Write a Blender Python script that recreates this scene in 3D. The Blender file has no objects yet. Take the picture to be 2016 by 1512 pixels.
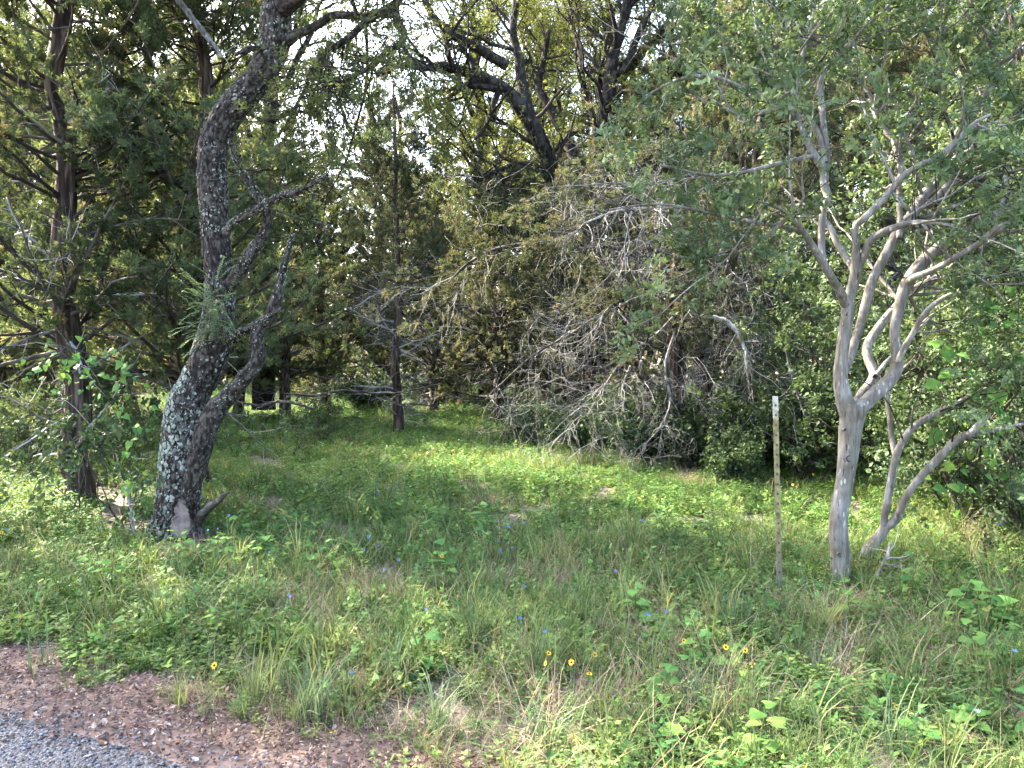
import bpy, math, random
import numpy as np
from mathutils import Vector, Matrix

# ------------------------------------------------------------------ camera, sky, sun, exposure
scene = bpy.context.scene
COL = scene.collection
FPX, CX, CY, HOR = 1515.0, 1008.0, 756.0, 690.0
CAMZ = 1.55
PITCH = math.atan((CY - HOR) / FPX)
cam_d = bpy.data.cameras.new("camera")
cam = bpy.data.objects.new("camera", cam_d)
COL.objects.link(cam)
cam.location = (0, 0, CAMZ)
cam.rotation_euler = (math.pi / 2 - PITCH, 0, 0)
cam_d.sensor_width = 36.0
cam_d.sensor_fit = 'HORIZONTAL'
cam_d.lens = FPX / 2016.0 * 36.0
cam_d.clip_end = 600
scene.camera = cam

SUN_AZ, SUN_EL = math.radians(-58), math.radians(40)     # azimuth from +Y towards +X
sun_dir = Vector((math.sin(SUN_AZ) * math.cos(SUN_EL), math.cos(SUN_AZ) * math.cos(SUN_EL), math.sin(SUN_EL)))
world = bpy.data.worlds.new("World")
scene.world = world
world.use_nodes = True
wn = world.node_tree.nodes
sky = wn.new('ShaderNodeTexSky')
sky.sky_type = 'NISHITA'
sky.sun_disc = False
sky.sun_elevation = SUN_EL
sky.sun_rotation = SUN_AZ
sky.air_density = 1.0
sky.dust_density = 4.0
sky.ozone_density = 0.6
world.node_tree.links.new(sky.outputs[0], wn['Background'].inputs['Color'])
wn['Background'].inputs['Strength'].default_value = 0.15
sun_l = bpy.data.lights.new("sun", 'SUN')
sun_l.energy = 4.4
sun_l.angle = math.radians(0.53)
sun_l.color = (1.0, 0.90, 0.70)
sun = bpy.data.objects.new("sun", sun_l)
COL.objects.link(sun)
sun.rotation_euler = sun_dir.to_track_quat('Z', 'Y').to_euler()
sun.location = sun_dir * 50
vs = scene.view_settings
scene.display_settings.display_device = 'sRGB'
vs.view_transform = 'Standard'
vs.look = 'None'
vs.exposure = 3.4
vs.gamma = 1.0
vs.use_curve_mapping = False
cy = scene.cycles
cy.max_bounces = 4
cy.diffuse_bounces = 3
cy.glossy_bounces = 1
cy.transmission_bounces = 4
cy.transparent_max_bounces = 4
cy.caustics_reflective = False
cy.caustics_refractive = False
cy.sample_clamp_indirect = 6.0
cy.use_light_tree = False
cy.use_adaptive_sampling = True
cy.adaptive_threshold = 0.03

# ------------------------------------------------------------------ projection helpers
_cp, _sp = math.cos(PITCH), math.sin(PITCH)


def ray(px, py):
    a, b = (px - CX) / FPX, (CY - py) / FPX
    return np.array([a, _cp + b * _sp, -_sp + b * _cp])


def at(px, py, Y):
    d = ray(px, py)
    return np.array([0, 0, CAMZ]) + d * (Y / d[1])


def _h(ix, iy, iz, s):
    n = (ix * 374761393 + iy * 668265263 + iz * 2147483647 + s * 974711) & 0xffffffff
    n = ((n ^ (n >> 13)) * 1274126177) & 0xffffffff
    return ((n ^ (n >> 16)) & 0xffff) / 65535.0


def vnoise(p, s=0):
    p = np.asarray(p, float)
    i = np.floor(p).astype(np.int64)
    f = p - i
    f = f * f * (3 - 2 * f)
    out = 0
    for a in (0, 1):
        for b in (0, 1):
            for c in (0, 1):
                w = (f[..., 0] if a else 1 - f[..., 0]) * (f[..., 1] if b else 1 - f[..., 1]) * (f[..., 2] if c else 1 - f[..., 2])
                out = out + w * _h(i[..., 0] + a, i[..., 1] + b, i[..., 2] + c, s)
    return out


def fbm(p, s=0, o=3):
    p = np.asarray(p, float)
    v, a, t = 0, 0.5, 0
    for k in range(o):
        v = v + a * vnoise(p * 2 ** k + 17.3 * k, s + k)
        t += a
        a *= 0.5
    return v / t


def gh(x, y):
    """ground height"""
    x = np.asarray(x, float); y = np.asarray(y, float)
    p = np.stack([x * 0.35, y * 0.35, x * 0], -1)
    far = np.clip((y - 4.2) / 4, 0, 1)
    return (fbm(p, 5, 2) - 0.5) * 0.22 * (0.25 + 0.75 * far) - 0.04 * np.clip((3.6 - y), 0, 2)


def onground(px, py, h=0.0):
    d = ray(px, py)
    t = (CAMZ - h) / -d[2]
    for _ in range(6):
        t = (CAMZ - h - float(gh(d[0] * t, d[1] * t))) / -d[2]
    return np.array([0, 0, CAMZ]) + d * t


# ------------------------------------------------------------------ mesh helpers
class MB:
    def __init__(s):
        s.v, s.t, s.q, s.tint, s.tm, s.qm, s.n = [], [], [], [], [], [], 0

    def add(s, v, tris=None, quads=None, tint=None, mat=0):
        v = np.asarray(v, float).reshape(-1, 3)
        if len(v) == 0:
            return
        s.v.append(v)
        if tris is not None and len(tris):
            a = np.asarray(tris, np.int64).reshape(-1, 3)
            s.t.append(a + s.n)
            s.tm.append(np.full(len(a), mat, np.int32) if np.isscalar(mat) else np.asarray(mat, np.int32))
        if quads is not None and len(quads):
            a = np.asarray(quads, np.int64).reshape(-1, 4)
            s.q.append(a + s.n)
            s.qm.append(np.full(len(a), mat, np.int32))
        if tint is None:
            tint = 0.5
        s.tint.append(np.broadcast_to(np.asarray(tint, float), (len(v),)).copy())
        s.n += len(v)

    def mesh(s, name, mats, offset=(0, 0, 0), smooth=False):
        v = np.concatenate(s.v) - np.asarray(offset, float)
        t = np.concatenate(s.t) if s.t else np.zeros((0, 3), np.int64)
        q = np.concatenate(s.q) if s.q else np.zeros((0, 4), np.int64)
        m = bpy.data.meshes.new(name)
        m.vertices.add(len(v))
        m.vertices.foreach_set("co", v.astype(np.float32).ravel())
        nl = t.size + q.size
        m.loops.add(nl)
        m.loops.foreach_set("vertex_index", np.concatenate([t.ravel(), q.ravel()]).astype(np.int32))
        npoly = len(t) + len(q)
        m.polygons.add(npoly)
        ls = np.concatenate([np.arange(len(t)) * 3, len(t) * 3 + np.arange(len(q)) * 4]).astype(np.int32)
        m.polygons.foreach_set("loop_start", ls)
        mi = np.concatenate(s.tm + s.qm) if (s.tm or s.qm) else np.zeros(0, np.int32)
        m.polygons.foreach_set("material_index", mi.astype(np.int32))
        m.polygons.foreach_set("use_smooth", np.full(npoly, smooth, bool))
        a = m.attributes.new("tint", 'FLOAT', 'POINT')
        a.data.foreach_set("value", np.concatenate(s.tint).astype(np.float32))
        m.update(calc_edges=True)
        for x in (mats if isinstance(mats, (list, tuple)) else [mats]):
            m.materials.append(x)
        return m


def link(name, mesh, parent=None, loc=(0, 0, 0), kind=None, label=None):
    o = bpy.data.objects.new(name, mesh)
    COL.objects.link(o)
    o.location = loc
    if parent is not None:
        o.parent = parent
    if kind:
        o["kind"] = kind
    if label:
        o["label"] = label
    return o


def part(name, mb, mats, root, kind=None, smooth=False, label=None):
    """mesh given in world coordinates, child of an unrotated root"""
    off = np.array(root.location) if root is not None else (0, 0, 0)
    if root is not None and root.parent is not None:
        off = off + np.array(root.parent.location)
    return link(name, mb.mesh(name, mats, off, smooth), root, kind=kind, label=label)


def thing(name, label, cat, loc=(0, 0, 0), rz=0.0, sc=1.0, group=None):
    o = bpy.data.objects.new(name, None)
    o.empty_display_size = 0.1
    COL.objects.link(o)
    o.location = loc
    o.rotation_euler = (0, 0, rz)
    o.scale = (sc, sc, sc)
    tag(o, label, cat, group)
    return o


def tag(o, label, cat, group=None):
    o["label"] = label
    o["category"] = cat
    if group:
        o["group"] = group
    return o


def copy_tree(src, label, loc, rz=0.0, sc=1.0, szf=1.0):
    r = src.copy()
    COL.objects.link(r)
    r.location = loc
    r.rotation_euler = (0, 0, rz)
    r.scale = (sc, sc, sc * szf)
    r["label"] = label
    for ch in list(src.children):
        c = ch.copy()
        COL.objects.link(c)
        c.parent = r
        for g in list(ch.children):
            d = g.copy()
            COL.objects.link(d)
            d.parent = c
    return r


def nrm(v):
    return v / np.maximum(np.linalg.norm(v, axis=-1, keepdims=True), 1e-9)


def frames(P):
    T = np.empty_like(P)
    T[..., 1:-1, :] = P[..., 2:, :] - P[..., :-2, :]
    T[..., 0, :] = P[..., 1, :] - P[..., 0, :]
    T[..., -1, :] = P[..., -1, :] - P[..., -2, :]
    T = nrm(T)
    ov = nrm(P[..., -1, :] - P[..., 0, :])
    ref = np.where((np.abs(ov[..., 2:3]) > 0.75), np.array([1.0, 0.13, 0]), np.array([0, 0.07, 1.0]))[..., None, :]
    A = nrm(np.cross(T, np.broadcast_to(ref, T.shape)))
    B = np.cross(T, A)
    return T, A, B


def tubes(mb, P, R, S=5, tint=0.5, cap=True, mat=0):
    """batch of tubes: P (M,K,3), R (M,K)"""
    P = np.asarray(P, float); R = np.asarray(R, float)
    if P.ndim == 2:
        P, R = P[None], R[None]
    M, K, _ = P.shape
    if M == 0:
        return
    T, A, B = frames(P)
    th = np.arange(S) / S * 2 * math.pi
    V = P[:, :, None, :] + R[:, :, None, None] * (np.cos(th)[None, None, :, None] * A[:, :, None, :] + np.sin(th)[None, None, :, None] * B[:, :, None, :])
    idx = np.arange(M * K * S).reshape(M, K, S)
    n = np.roll(idx, -1, axis=2)
    q = np.stack([idx[:, :-1], n[:, :-1], n[:, 1:], idx[:, 1:]], -1).reshape(-1, 4)
    tr = None
    if cap and S >= 3:
        e = idx[:, -1]
        tr = np.stack([np.repeat(e[:, :1], S - 2, 1), e[:, 1:-1], e[:, 2:]], -1).reshape(-1, 3)
    tt = np.broadcast_to(np.asarray(tint, float).reshape(-1, 1), (M, K * S)).reshape(-1) if np.ndim(tint) else tint
    mb.add(V, tr, q, tt, mat)


def resample(pts, vals, n):
    """catmull-rom through pts, n samples by arc length; vals (N,k) interpolated"""
    pts = np.asarray(pts, float); vals = np.asarray(vals, float)
    P = np.vstack([2 * pts[0] - pts[1], pts, 2 * pts[-1] - pts[-2]])
    m = 12
    out, ov = [], []
    for i in range(1, len(P) - 2):
        t = np.linspace(0, 1, m, endpoint=False)[:, None]
        a, b, c, d = P[i - 1], P[i], P[i + 1], P[i + 2]
        out.append(0.5 * (2 * b + (c - a) * t + (2 * a - 5 * b + 4 * c - d) * t ** 2 + (3 * b - a - 3 * c + d) * t ** 3))
        ov.append(vals[i - 1] + (vals[i] - vals[i - 1]) * t[:, 0] if vals.ndim == 1 else vals[i - 1] + (vals[i] - vals[i - 1]) * t)
    out.append(P[-2][None]); ov.append(vals[-1:])
    out = np.vstack(out); ov = np.concatenate(ov)
    L = np.concatenate([[0], np.cumsum(np.linalg.norm(np.diff(out, axis=0), axis=1))])
    s = np.linspace(0, L[-1], n)
    return np.stack([np.interp(s, L, out[:, k]) for k in range(3)], -1), np.interp(s, L, ov), L[-1]


def trace(spec, Y0, Y1=None, n=None, sag=0.0):
    """spec [(px,py,width_px)] seen in the photograph, standing at depth Y0 -> Y1; real radii"""
    Y1 = Y0 if Y1 is None else Y1
    N = len(spec)
    pts, r = [], []
    for i, (a, b, w) in enumerate(spec):
        t = i / (N - 1)
        Y = Y0 + (Y1 - Y0) * t + sag * math.sin(math.pi * t)
        p = at(a, b, Y)
        pts.append(p)
        r.append(0.5 * w / FPX * Y)
    L = sum(np.linalg.norm(pts[i + 1] - pts[i]) for i in range(N - 1))
    n = n or max(6, int(L / 0.04))
    P, R, _ = resample(pts, r, n)
    return P, R


def bark_tube(mb, P, R, S, disp, seed, kind='oak', tint=0.5, rough=1.0):
    """one thick limb with modelled bark relief"""
    T, A, B = frames(P[None])
    A, B = A[0], B[0]
    # parallel transport
    a = A[0]
    T0 = T[0]
    for i in range(len(P)):
        a = a - T0[i] * np.dot(a, T0[i]); a = a / np.linalg.norm(a)
        A[i] = a; B[i] = np.cross(T0[i], a)
    L = np.concatenate([[0], np.cumsum(np.linalg.norm(np.diff(P, axis=0), axis=1))])
    th = np.arange(S) / S * 2 * math.pi
    Rm = R.mean()
    c, s_ = np.cos(th)[None, :], np.sin(th)[None, :]
    LL = np.broadcast_to(L[:, None], (len(P), S))
    q = np.stack([np.broadcast_to(c * Rm, LL.shape), np.broadcast_to(s_ * Rm, LL.shape), LL], -1)
    if kind == 'oak':
        w = q * np.array([52, 52, 20.0]) + (fbm(q * 9, seed + 3, 2)[..., None] - 0.5) * 2.5
        d1 = 1 - np.abs(2 * vnoise(w, seed) - 1)
        d2 = vnoise(q * np.array([95, 95, 70.0]), seed + 5)
        d = (0.9 - d1 ** 2 * 1.3) * 0.75 + (d2 - 0.5) * 0.6
    elif kind == 'cedar':
        w = q * np.array([46, 46, 3.0]) + (fbm(q * 4, seed + 3, 2)[..., None] - 0.5) * 1.4
        d = (vnoise(w, seed) - 0.5) * 1.6 + (vnoise(q * np.array([90, 90, 9.0]), seed + 2) - .5) * .6
    else:
        d = (fbm(q * np.array([7, 7, 3.0]), seed, 2) - 0.5) * 2.0
    big = (fbm(q * np.array([5, 5, 2.2]), seed + 9, 2) - 0.5) * 0.5
    RR = R[:, None] * (1 + big * rough * 0.35) + disp * d
    V = P[:, None, :] + RR[..., None] * (c[..., None] * A[:, None, :] + s_[..., None] * B[:, None, :])
    K = len(P)
    idx = np.arange(K * S).reshape(K, S)
    n = np.roll(idx, -1, 1)
    qd = np.stack([idx[:-1], n[:-1], n[1:], idx[1:]], -1).reshape(-1, 4)
    e = idx[-1]
    tr = np.stack([np.full(S - 2, e[0]), e[1:-1], e[2:]], -1)
    mb.add(V, tr, qd, np.clip(0.5 + d * 0.4, 0, 1).reshape(-1), 0)  # tint follows the relief: furrow shade put into the bark colour
    return V, A, B, RR


def spawn(rng, P, R, n, t0, t1, Llo, Lhi, alo, ahi, K, wob, trop, rs=0.6, rmax=1, rmin=0.002, prof=None, tpow=1.0, lean=None):
    """grow n child branches off a batch of parent polylines"""
    M, KP, _ = P.shape
    plen = np.linalg.norm(np.diff(P, axis=1), axis=2).sum(1)
    pi = rng.choice(M, n, p=plen / plen.sum())
    t = t0 + (t1 - t0) * rng.random(n) ** tpow
    f = t * (KP - 1)
    i = np.minimum(f.astype(int), KP - 2)
    w = (f - i)[:, None]
    p = P[pi, i] * (1 - w) + P[pi, i + 1] * w
    r = R[pi, i] * (1 - w[:, 0]) + R[pi, i + 1] * w[:, 0]
    tan = nrm(P[pi, i + 1] - P[pi, i])
    rv = rng.normal(size=(n, 3))
    perp = nrm(rv - tan * (rv * tan).sum(1, keepdims=True))
    a = np.radians(rng.uniform(alo, ahi, n))[:, None]
    d = tan * np.cos(a) + perp * np.sin(a)
    if lean is not None:
        d = d + np.asarray(lean)
    d = nrm(d)
    L = rng.uniform(Llo, Lhi, n)
    if prof is not None:
        L = L * prof(t)
    out = np.zeros((n, K, 3))
    out[:, 0] = p
    st = (L / (K - 1))[:, None]
    for k in range(1, K):
        d = nrm(d + rng.normal(size=(n, 3)) * wob + np.asarray(trop))
        out[:, k] = out[:, k - 1] + d * st
    r0 = np.clip(r * rs, rmin, rmax)
    RR = r0[:, None] * np.linspace(1, 0.3, K)[None]
    RR = np.maximum(RR, rmin * 0.6)
    return out, RR, t


def along(rng, P, n, t0=0.3, t1=1.0, spread=0.0):
    M, K, _ = P.shape
    pi = rng.integers(0, M, n)
    t = t0 + (t1 - t0) * rng.random(n)
    f = t * (K - 1)
    i = np.minimum(f.astype(int), K - 2)
    w = (f - i)[:, None]
    p = P[pi, i] * (1 - w) + P[pi, i + 1] * w
    d = nrm(P[pi, i + 1] - P[pi, i])
    if spread:
        p = p + rng.normal(size=(n, 3)) * spread
    return p, d, pi


def stamp(mb, rng, temps, pos, dirs, scale, tint=None, mat=0, jit=0.5):
    """copies of small leaf-cluster templates joined into one mesh; template = (verts, tris, leaf_tint)"""
    n = len(pos)
    d = nrm(dirs + rng.normal(size=(n, 3)) * jit)
    rv = rng.normal(size=(n, 3))
    a = nrm(rv - d * (rv * d).sum(1, keepdims=True))
    b = np.cross(d, a)
    M = np.stack([a, b, d], -1)          # columns
    scale = np.broadcast_to(scale, (n,))
    tint = rng.random(n) if tint is None else np.broadcast_to(tint, (n,))
    which = rng.integers(0, len(temps), n)
    for k, (tv, tt, lt) in enumerate(temps):
        s = np.where(which == k)[0]
        if not len(s):
            continue
        V = np.einsum('nij,vj->nvi', M[s], tv) * scale[s][:, None, None] + pos[s][:, None, :]
        F = tt[None] + (np.arange(len(s)) * len(tv))[:, None, None]
        tn = np.clip(tint[s][:, None] + lt[None] * 0.5, 0, 1)
        mb.add(V, F.reshape(-1, 3), None, tn.reshape(-1), mat)


def leaf_shape(L, W, fold=0.25, droop=0.2, kind='oval'):
    """a leaf lying along +z, its face to +y; returns verts, tris (6-8 tris)"""
    if kind == 'diamond':
        v = np.array([[0, 0, 0], [W / 2, -fold * W, L * .5], [0, -droop * L, L], [-W / 2, -fold * W, L * .5]])
        return v, np.array([[0, 1, 2], [0, 2, 3]])
    if kind == 'heart':
        pr = [(0.0, 0.0), (0.42, -0.10), (0.5, 0.18), (0.36, 0.52), (0.0, 1.0)]
    else:
        pr = [(0.0, 0.0), (0.38, 0.25), (0.46, 0.52), (0.28, 0.82), (0.0, 1.0)]
    r = [(x * W, -fold * abs(x) * W - droop * L * max(z, 0) ** 2, z * L) for x, z in pr]
    l = [(-x, y, z) for x, y, z in r[1:-1]]
    mid = [(0, -droop * L * 0.25, 0.5 * L)]
    v = np.array(r + l + mid)         # 0 base,1,2,3 right,4 tip,5,6,7 left,8 mid
    t = np.array([[0, 1, 8], [1, 2, 8], [2, 3, 8], [3, 4, 8], [4, 7, 8], [7, 6, 8], [6, 5, 8], [5, 0, 8]])
    return v, t


def place_leaf(v, p, d, up=None, rng=None, roll=None):
    d = nrm(np.asarray(d, float))
    up = np.array([0, 0, 1.0]) if up is None else up
    b = up - d * np.dot(up, d)
    if np.linalg.norm(b) < 1e-3:
        b = np.array([1.0, 0, 0])
    b = nrm(b)
    a = np.cross(b, d)
    return v[:, :1] * a + v[:, 1:2] * b + v[:, 2:3] * d + np.asarray(p)


def cluster(rng, n, L, W, stem, kind='diamond', spread=1.0):
    """a short twig end carrying n leaves along +z"""
    V, T, C = [], [], []
    k = 0
    for i in range(n):
        l = L * rng.uniform(0.65, 1.2)
        v, t = leaf_shape(l, W * rng.uniform(0.8, 1.2) * l / L, rng.uniform(0, .4), rng.uniform(-.1, .4), kind)
        z = stem * (i + rng.random()) / n
        ph = rng.uniform(0, 2 * math.pi)
        d = np.array([math.cos(ph) * spread, math.sin(ph) * spread, rng.uniform(-0.2, 1.0)])
        v = place_leaf(v, (0, 0, z), d, nrm(rng.normal(size=3) * 0.6 + np.array([0, 0, 1])))
        V.append(v); T.append(t + k); C.append(np.full(len(v), rng.uniform(-.5, .5)))
        k += len(v)
    return np.vstack(V), np.vstack(T), np.concatenate(C)


def spray(rng, n, L, W):
    """feathery juniper spray: thin spikes round an axis along +z"""
    V, T, C = [], [], []
    for i in range(n):
        z = L * 0.7 * i / n
        ph = rng.uniform(0, 2 * math.pi)
        out = rng.uniform(0.4, 1.3)
        d = nrm(np.array([math.cos(ph) * out, math.sin(ph) * out, 0.8]))
        l = L * rng.uniform(0.3, 0.6)
        s = nrm(np.cross(d, rng.normal(size=3)))
        b = np.array([0, 0, z])
        w = W * rng.uniform(0.7, 1.3)
        if i % 3:
            V += [b, b + d * l + s * w, b + d * l * .92 - s * w]
        else:
            V += [b - s * w, b + s * w, b + d * l * 1.15]
        T += [[3 * i, 3 * i + 1, 3 * i + 2]]
        C += [rng.uniform(-.35, .35)] * 3
    return np.array(V), np.array(T), np.array(C)


# ------------------------------------------------------------------ materials
def new_mat(name):
    m = bpy.data.materials.new(name)
    m.use_nodes = True
    nt = m.node_tree
    return m, nt, nt.nodes, nt.links, nt.nodes['Principled BSDF'], nt.nodes['Material Output']


def ramp(nodes, stops, interp='LINEAR'):
    r = nodes.new('ShaderNodeValToRGB')
    cr = r.color_ramp
    cr.interpolation = interp
    while len(cr.elements) < len(stops):
        cr.elements.new(0.5)
    for e, (p, c) in zip(cr.elements, stops):
        e.position = p
        e.color = (*c, 1)
    return r


def leaf_mat(name, stops, trans=0.35, rough=0.5, spec=0.35, tcol=(1.25, 1.15, 0.7), vary=0.35, nscale=0.6, matt=False):
    m, nt, N, Lk, bs, out = new_mat(name)
    at_ = N.new('ShaderNodeAttribute'); at_.attribute_name = "tint"
    r = ramp(N, stops)
    Lk.new(at_.outputs['Fac'], r.inputs[0])
    geo = N.new('ShaderNodeNewGeometry')
    no = N.new('ShaderNodeTexNoise'); no.inputs['Scale'].default_value = nscale; no.inputs['Detail'].default_value = 1
    Lk.new(geo.outputs['Position'], no.inputs['Vector'])
    mr = N.new('ShaderNodeMapRange')
    mr.inputs[1].default_value = 0.3; mr.inputs[2].default_value = 0.7
    mr.inputs[3].default_value = 1 - vary; mr.inputs[4].default_value = 1 + vary
    Lk.new(no.outputs['Fac'], mr.inputs[0])
    hs = N.new('ShaderNodeHueSaturation')
    Lk.new(r.outputs[0], hs.inputs['Color'])
    Lk.new(mr.outputs[0], hs.inputs['Value'])
    if matt:
        N.remove(bs)
        bs = N.new('ShaderNodeBsdfDiffuse')
        Lk.new(hs.outputs[0], bs.inputs['Color'])
    else:
        Lk.new(hs.outputs[0], bs.inputs['Base Color'])
        bs.inputs['Roughness'].default_value = rough
        bs.inputs['Specular IOR Level'].default_value = spec
    tr = N.new('ShaderNodeBsdfTranslucent')
    mu = N.new('ShaderNodeMix'); mu.data_type = 'RGBA'; mu.blend_type = 'MULTIPLY'
    mu.inputs['Factor'].default_value = 1
    Lk.new(hs.outputs[0], mu.inputs['A'])
    mu.inputs['B'].default_value = (*tcol, 1)
    Lk.new(mu.outputs['Result'], tr.inputs['Color'])
    mx = N.new('ShaderNodeMixShader'); mx.inputs[0].default_value = trans
    Lk.new(bs.outputs[0], mx.inputs[1]); Lk.new(tr.outputs[0], mx.inputs[2])
    Lk.new(mx.outputs[0], out.inputs['Surface'])
    return m


def bark_mat(name, dark, mid, light, nscale=(14, 14, 4), light_amt=0.5, bump=0.5, rough=0.9, use_tint=True):
    m, nt, N, Lk, bs, out = new_mat(name)
    tc = N.new('ShaderNodeTexCoord')
    mp = N.new('ShaderNodeMapping'); mp.inputs['Scale'].default_value = nscale
    Lk.new(tc.outputs['Object'], mp.inputs['Vector'])
    no = N.new('ShaderNodeTexNoise'); no.inputs['Scale'].default_value = 1; no.inputs['Detail'].default_value = 6
    Lk.new(mp.outputs[0], no.inputs['Vector'])
    r = ramp(N, [(0.3, dark), (0.5, mid), (0.5 + 0.3 * (1.2 - light_amt), light)])
    fac = no.outputs['Fac']
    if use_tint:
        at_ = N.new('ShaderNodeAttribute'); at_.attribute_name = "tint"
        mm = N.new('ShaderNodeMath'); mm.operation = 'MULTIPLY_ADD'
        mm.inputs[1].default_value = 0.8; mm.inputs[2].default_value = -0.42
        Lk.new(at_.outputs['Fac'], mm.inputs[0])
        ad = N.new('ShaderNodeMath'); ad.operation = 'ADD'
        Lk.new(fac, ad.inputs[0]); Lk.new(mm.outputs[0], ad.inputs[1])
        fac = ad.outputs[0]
    Lk.new(fac, r.inputs[0])
    Lk.new(r.outputs[0], bs.inputs['Base Color'])
    bs.inputs['Roughness'].default_value = rough
    bs.inputs['Specular IOR Level'].default_value = 0.2
    n2 = N.new('ShaderNodeTexNoise'); n2.inputs['Scale'].default_value = 4; n2.inputs['Detail'].default_value = 4
    Lk.new(mp.outputs[0], n2.inputs['Vector'])
    bp = N.new('ShaderNodeBump'); bp.inputs['Strength'].default_value = bump; bp.inputs['Distance'].default_value = 0.01
    Lk.new(n2.outputs['Fac'], bp.inputs['Height'])
    Lk.new(bp.outputs[0], bs.inputs['Normal'])
    return m


def plain_mat(name, c, c2=None, scale=20, rough=0.8, spec=0.3, use_tint=False, bump=0.0):
    m, nt, N, Lk, bs, out = new_mat(name)
    bs.inputs['Roughness'].default_value = rough
    bs.inputs['Specular IOR Level'].default_value = spec
    tc = N.new('ShaderNodeTexCoord')
    no = N.new('ShaderNodeTexNoise'); no.inputs['Scale'].default_value = scale; no.inputs['Detail'].default_value = 5
    Lk.new(tc.outputs['Object'], no.inputs['Vector'])
    c2 = c2 or tuple(x * 0.6 for x in c)
    r = ramp(N, [(0.35, c2), (0.65, c)])
    if use_tint:
        at_ = N.new('ShaderNodeAttribute'); at_.attribute_name = "tint"
        Lk.new(at_.outputs['Fac'], r.inputs[0])
    else:
        Lk.new(no.outputs['Fac'], r.inputs[0])
    Lk.new(r.outputs[0], bs.inputs['Base Color'])
    if bump:
        bp = N.new('ShaderNodeBump'); bp.inputs['Strength'].default_value = bump; bp.inputs['Distance'].default_value = 0.01
        Lk.new(no.outputs['Fac'], bp.inputs['Height']); Lk.new(bp.outputs[0], bs.inputs['Normal'])
    return m


M_cedar = leaf_mat("cedar_foliage", [(0.0, (.06, .082, .05)), (.5, (.098, .135, .075)), (.9, (.14, .18, .095)), (.95, (.15, .12, .085)), (1, (.19, .135, .10))], trans=0.42, vary=.4, matt=True)
M_cedar_dry = leaf_mat("cedar_foliage_olive", [(0.0, (.048, .06, .042)), (.45, (.075, .094, .058)), (.82, (.105, .122, .075)), (.92, (.115, .10, .075)), (1, (.15, .12, .098))], trans=0.4, vary=.4, matt=True)
M_oakleaf = leaf_mat("oak_leaves", [(0, (.06, .075, .035)), (.5, (.10, .125, .055)), (1, (.16, .185, .08))], trans=0.45, vary=.3, matt=True)
M_myrtle = leaf_mat("myrtle_leaves", [(0, (.045, .08, .038)), (.5, (.08, .13, .058)), (.9, (.135, .195, .09)), (1, (.17, .23, .10))], trans=0.38, rough=.5, spec=.3, vary=.25)
M_shrub = leaf_mat("shrub_leaves", [(0, (.03, .055, .025)), (.5, (.055, .09, .04)), (1, (.088, .135, .058))], trans=0.3, rough=.6, spec=.2, vary=.3)
M_grass = leaf_mat("grass_blades", [(0, (.062, .102, .038)), (.5, (.11, .162, .062)), (.85, (.18, .222, .095)), (1, (.27, .27, .125))], trans=0.38, vary=.25, nscale=1.2, matt=True)
M_straw = leaf_mat("dry_straw", [(0, (.17, .125, .08)), (.5, (.30, .235, .155)), (1, (.46, .39, .28))], trans=0.2, tcol=(1.1, 1, .8), vary=.2, nscale=1.5, matt=True)
M_herb = leaf_mat("herb_leaves", [(0, (.048, .10, .028)), (.5, (.092, .172, .046)), (.85, (.138, .23, .06)), (1, (.22, .285, .08))], trans=0.35, rough=.6, spec=.18, vary=.25, nscale=1.3)
M_heart = leaf_mat("heart_leaves", [(0, (.035, .10, .03)), (.5, (.065, .17, .045)), (.85, (.12, .25, .06)), (1, (.22, .34, .07))], trans=0.38, rough=.6, spec=.18, vary=.2, nscale=2)
M_sprig = leaf_mat("pinnate_leaflets", [(0, (.13, .20, .11)), (1, (.24, .32, .19))], trans=0.35, rough=.5, vary=.1)
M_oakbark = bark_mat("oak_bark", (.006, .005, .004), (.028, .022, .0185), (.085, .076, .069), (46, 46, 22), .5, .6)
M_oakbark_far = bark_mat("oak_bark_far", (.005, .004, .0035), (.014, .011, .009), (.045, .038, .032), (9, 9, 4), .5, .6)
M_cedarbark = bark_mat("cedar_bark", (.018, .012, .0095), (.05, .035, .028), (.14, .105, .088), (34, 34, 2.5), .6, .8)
M_myrtlebark = None
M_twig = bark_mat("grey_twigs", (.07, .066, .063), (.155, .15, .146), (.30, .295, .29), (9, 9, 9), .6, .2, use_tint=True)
M_twig_dark = bark_mat("dark_twigs", (.02, .0165, .0145), (.05, .042, .036), (.14, .122, .108), (9, 9, 9), .4, .2)
M_lichen = plain_mat("lichen", (.27, .29, .25), (.12, .135, .115), use_tint=True, rough=.95, spec=.1)
M_barewood = plain_mat("bare_wood", (.24, .19, .175), (.10, .075, .07), scale=9, rough=.85, bump=.4)


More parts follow.
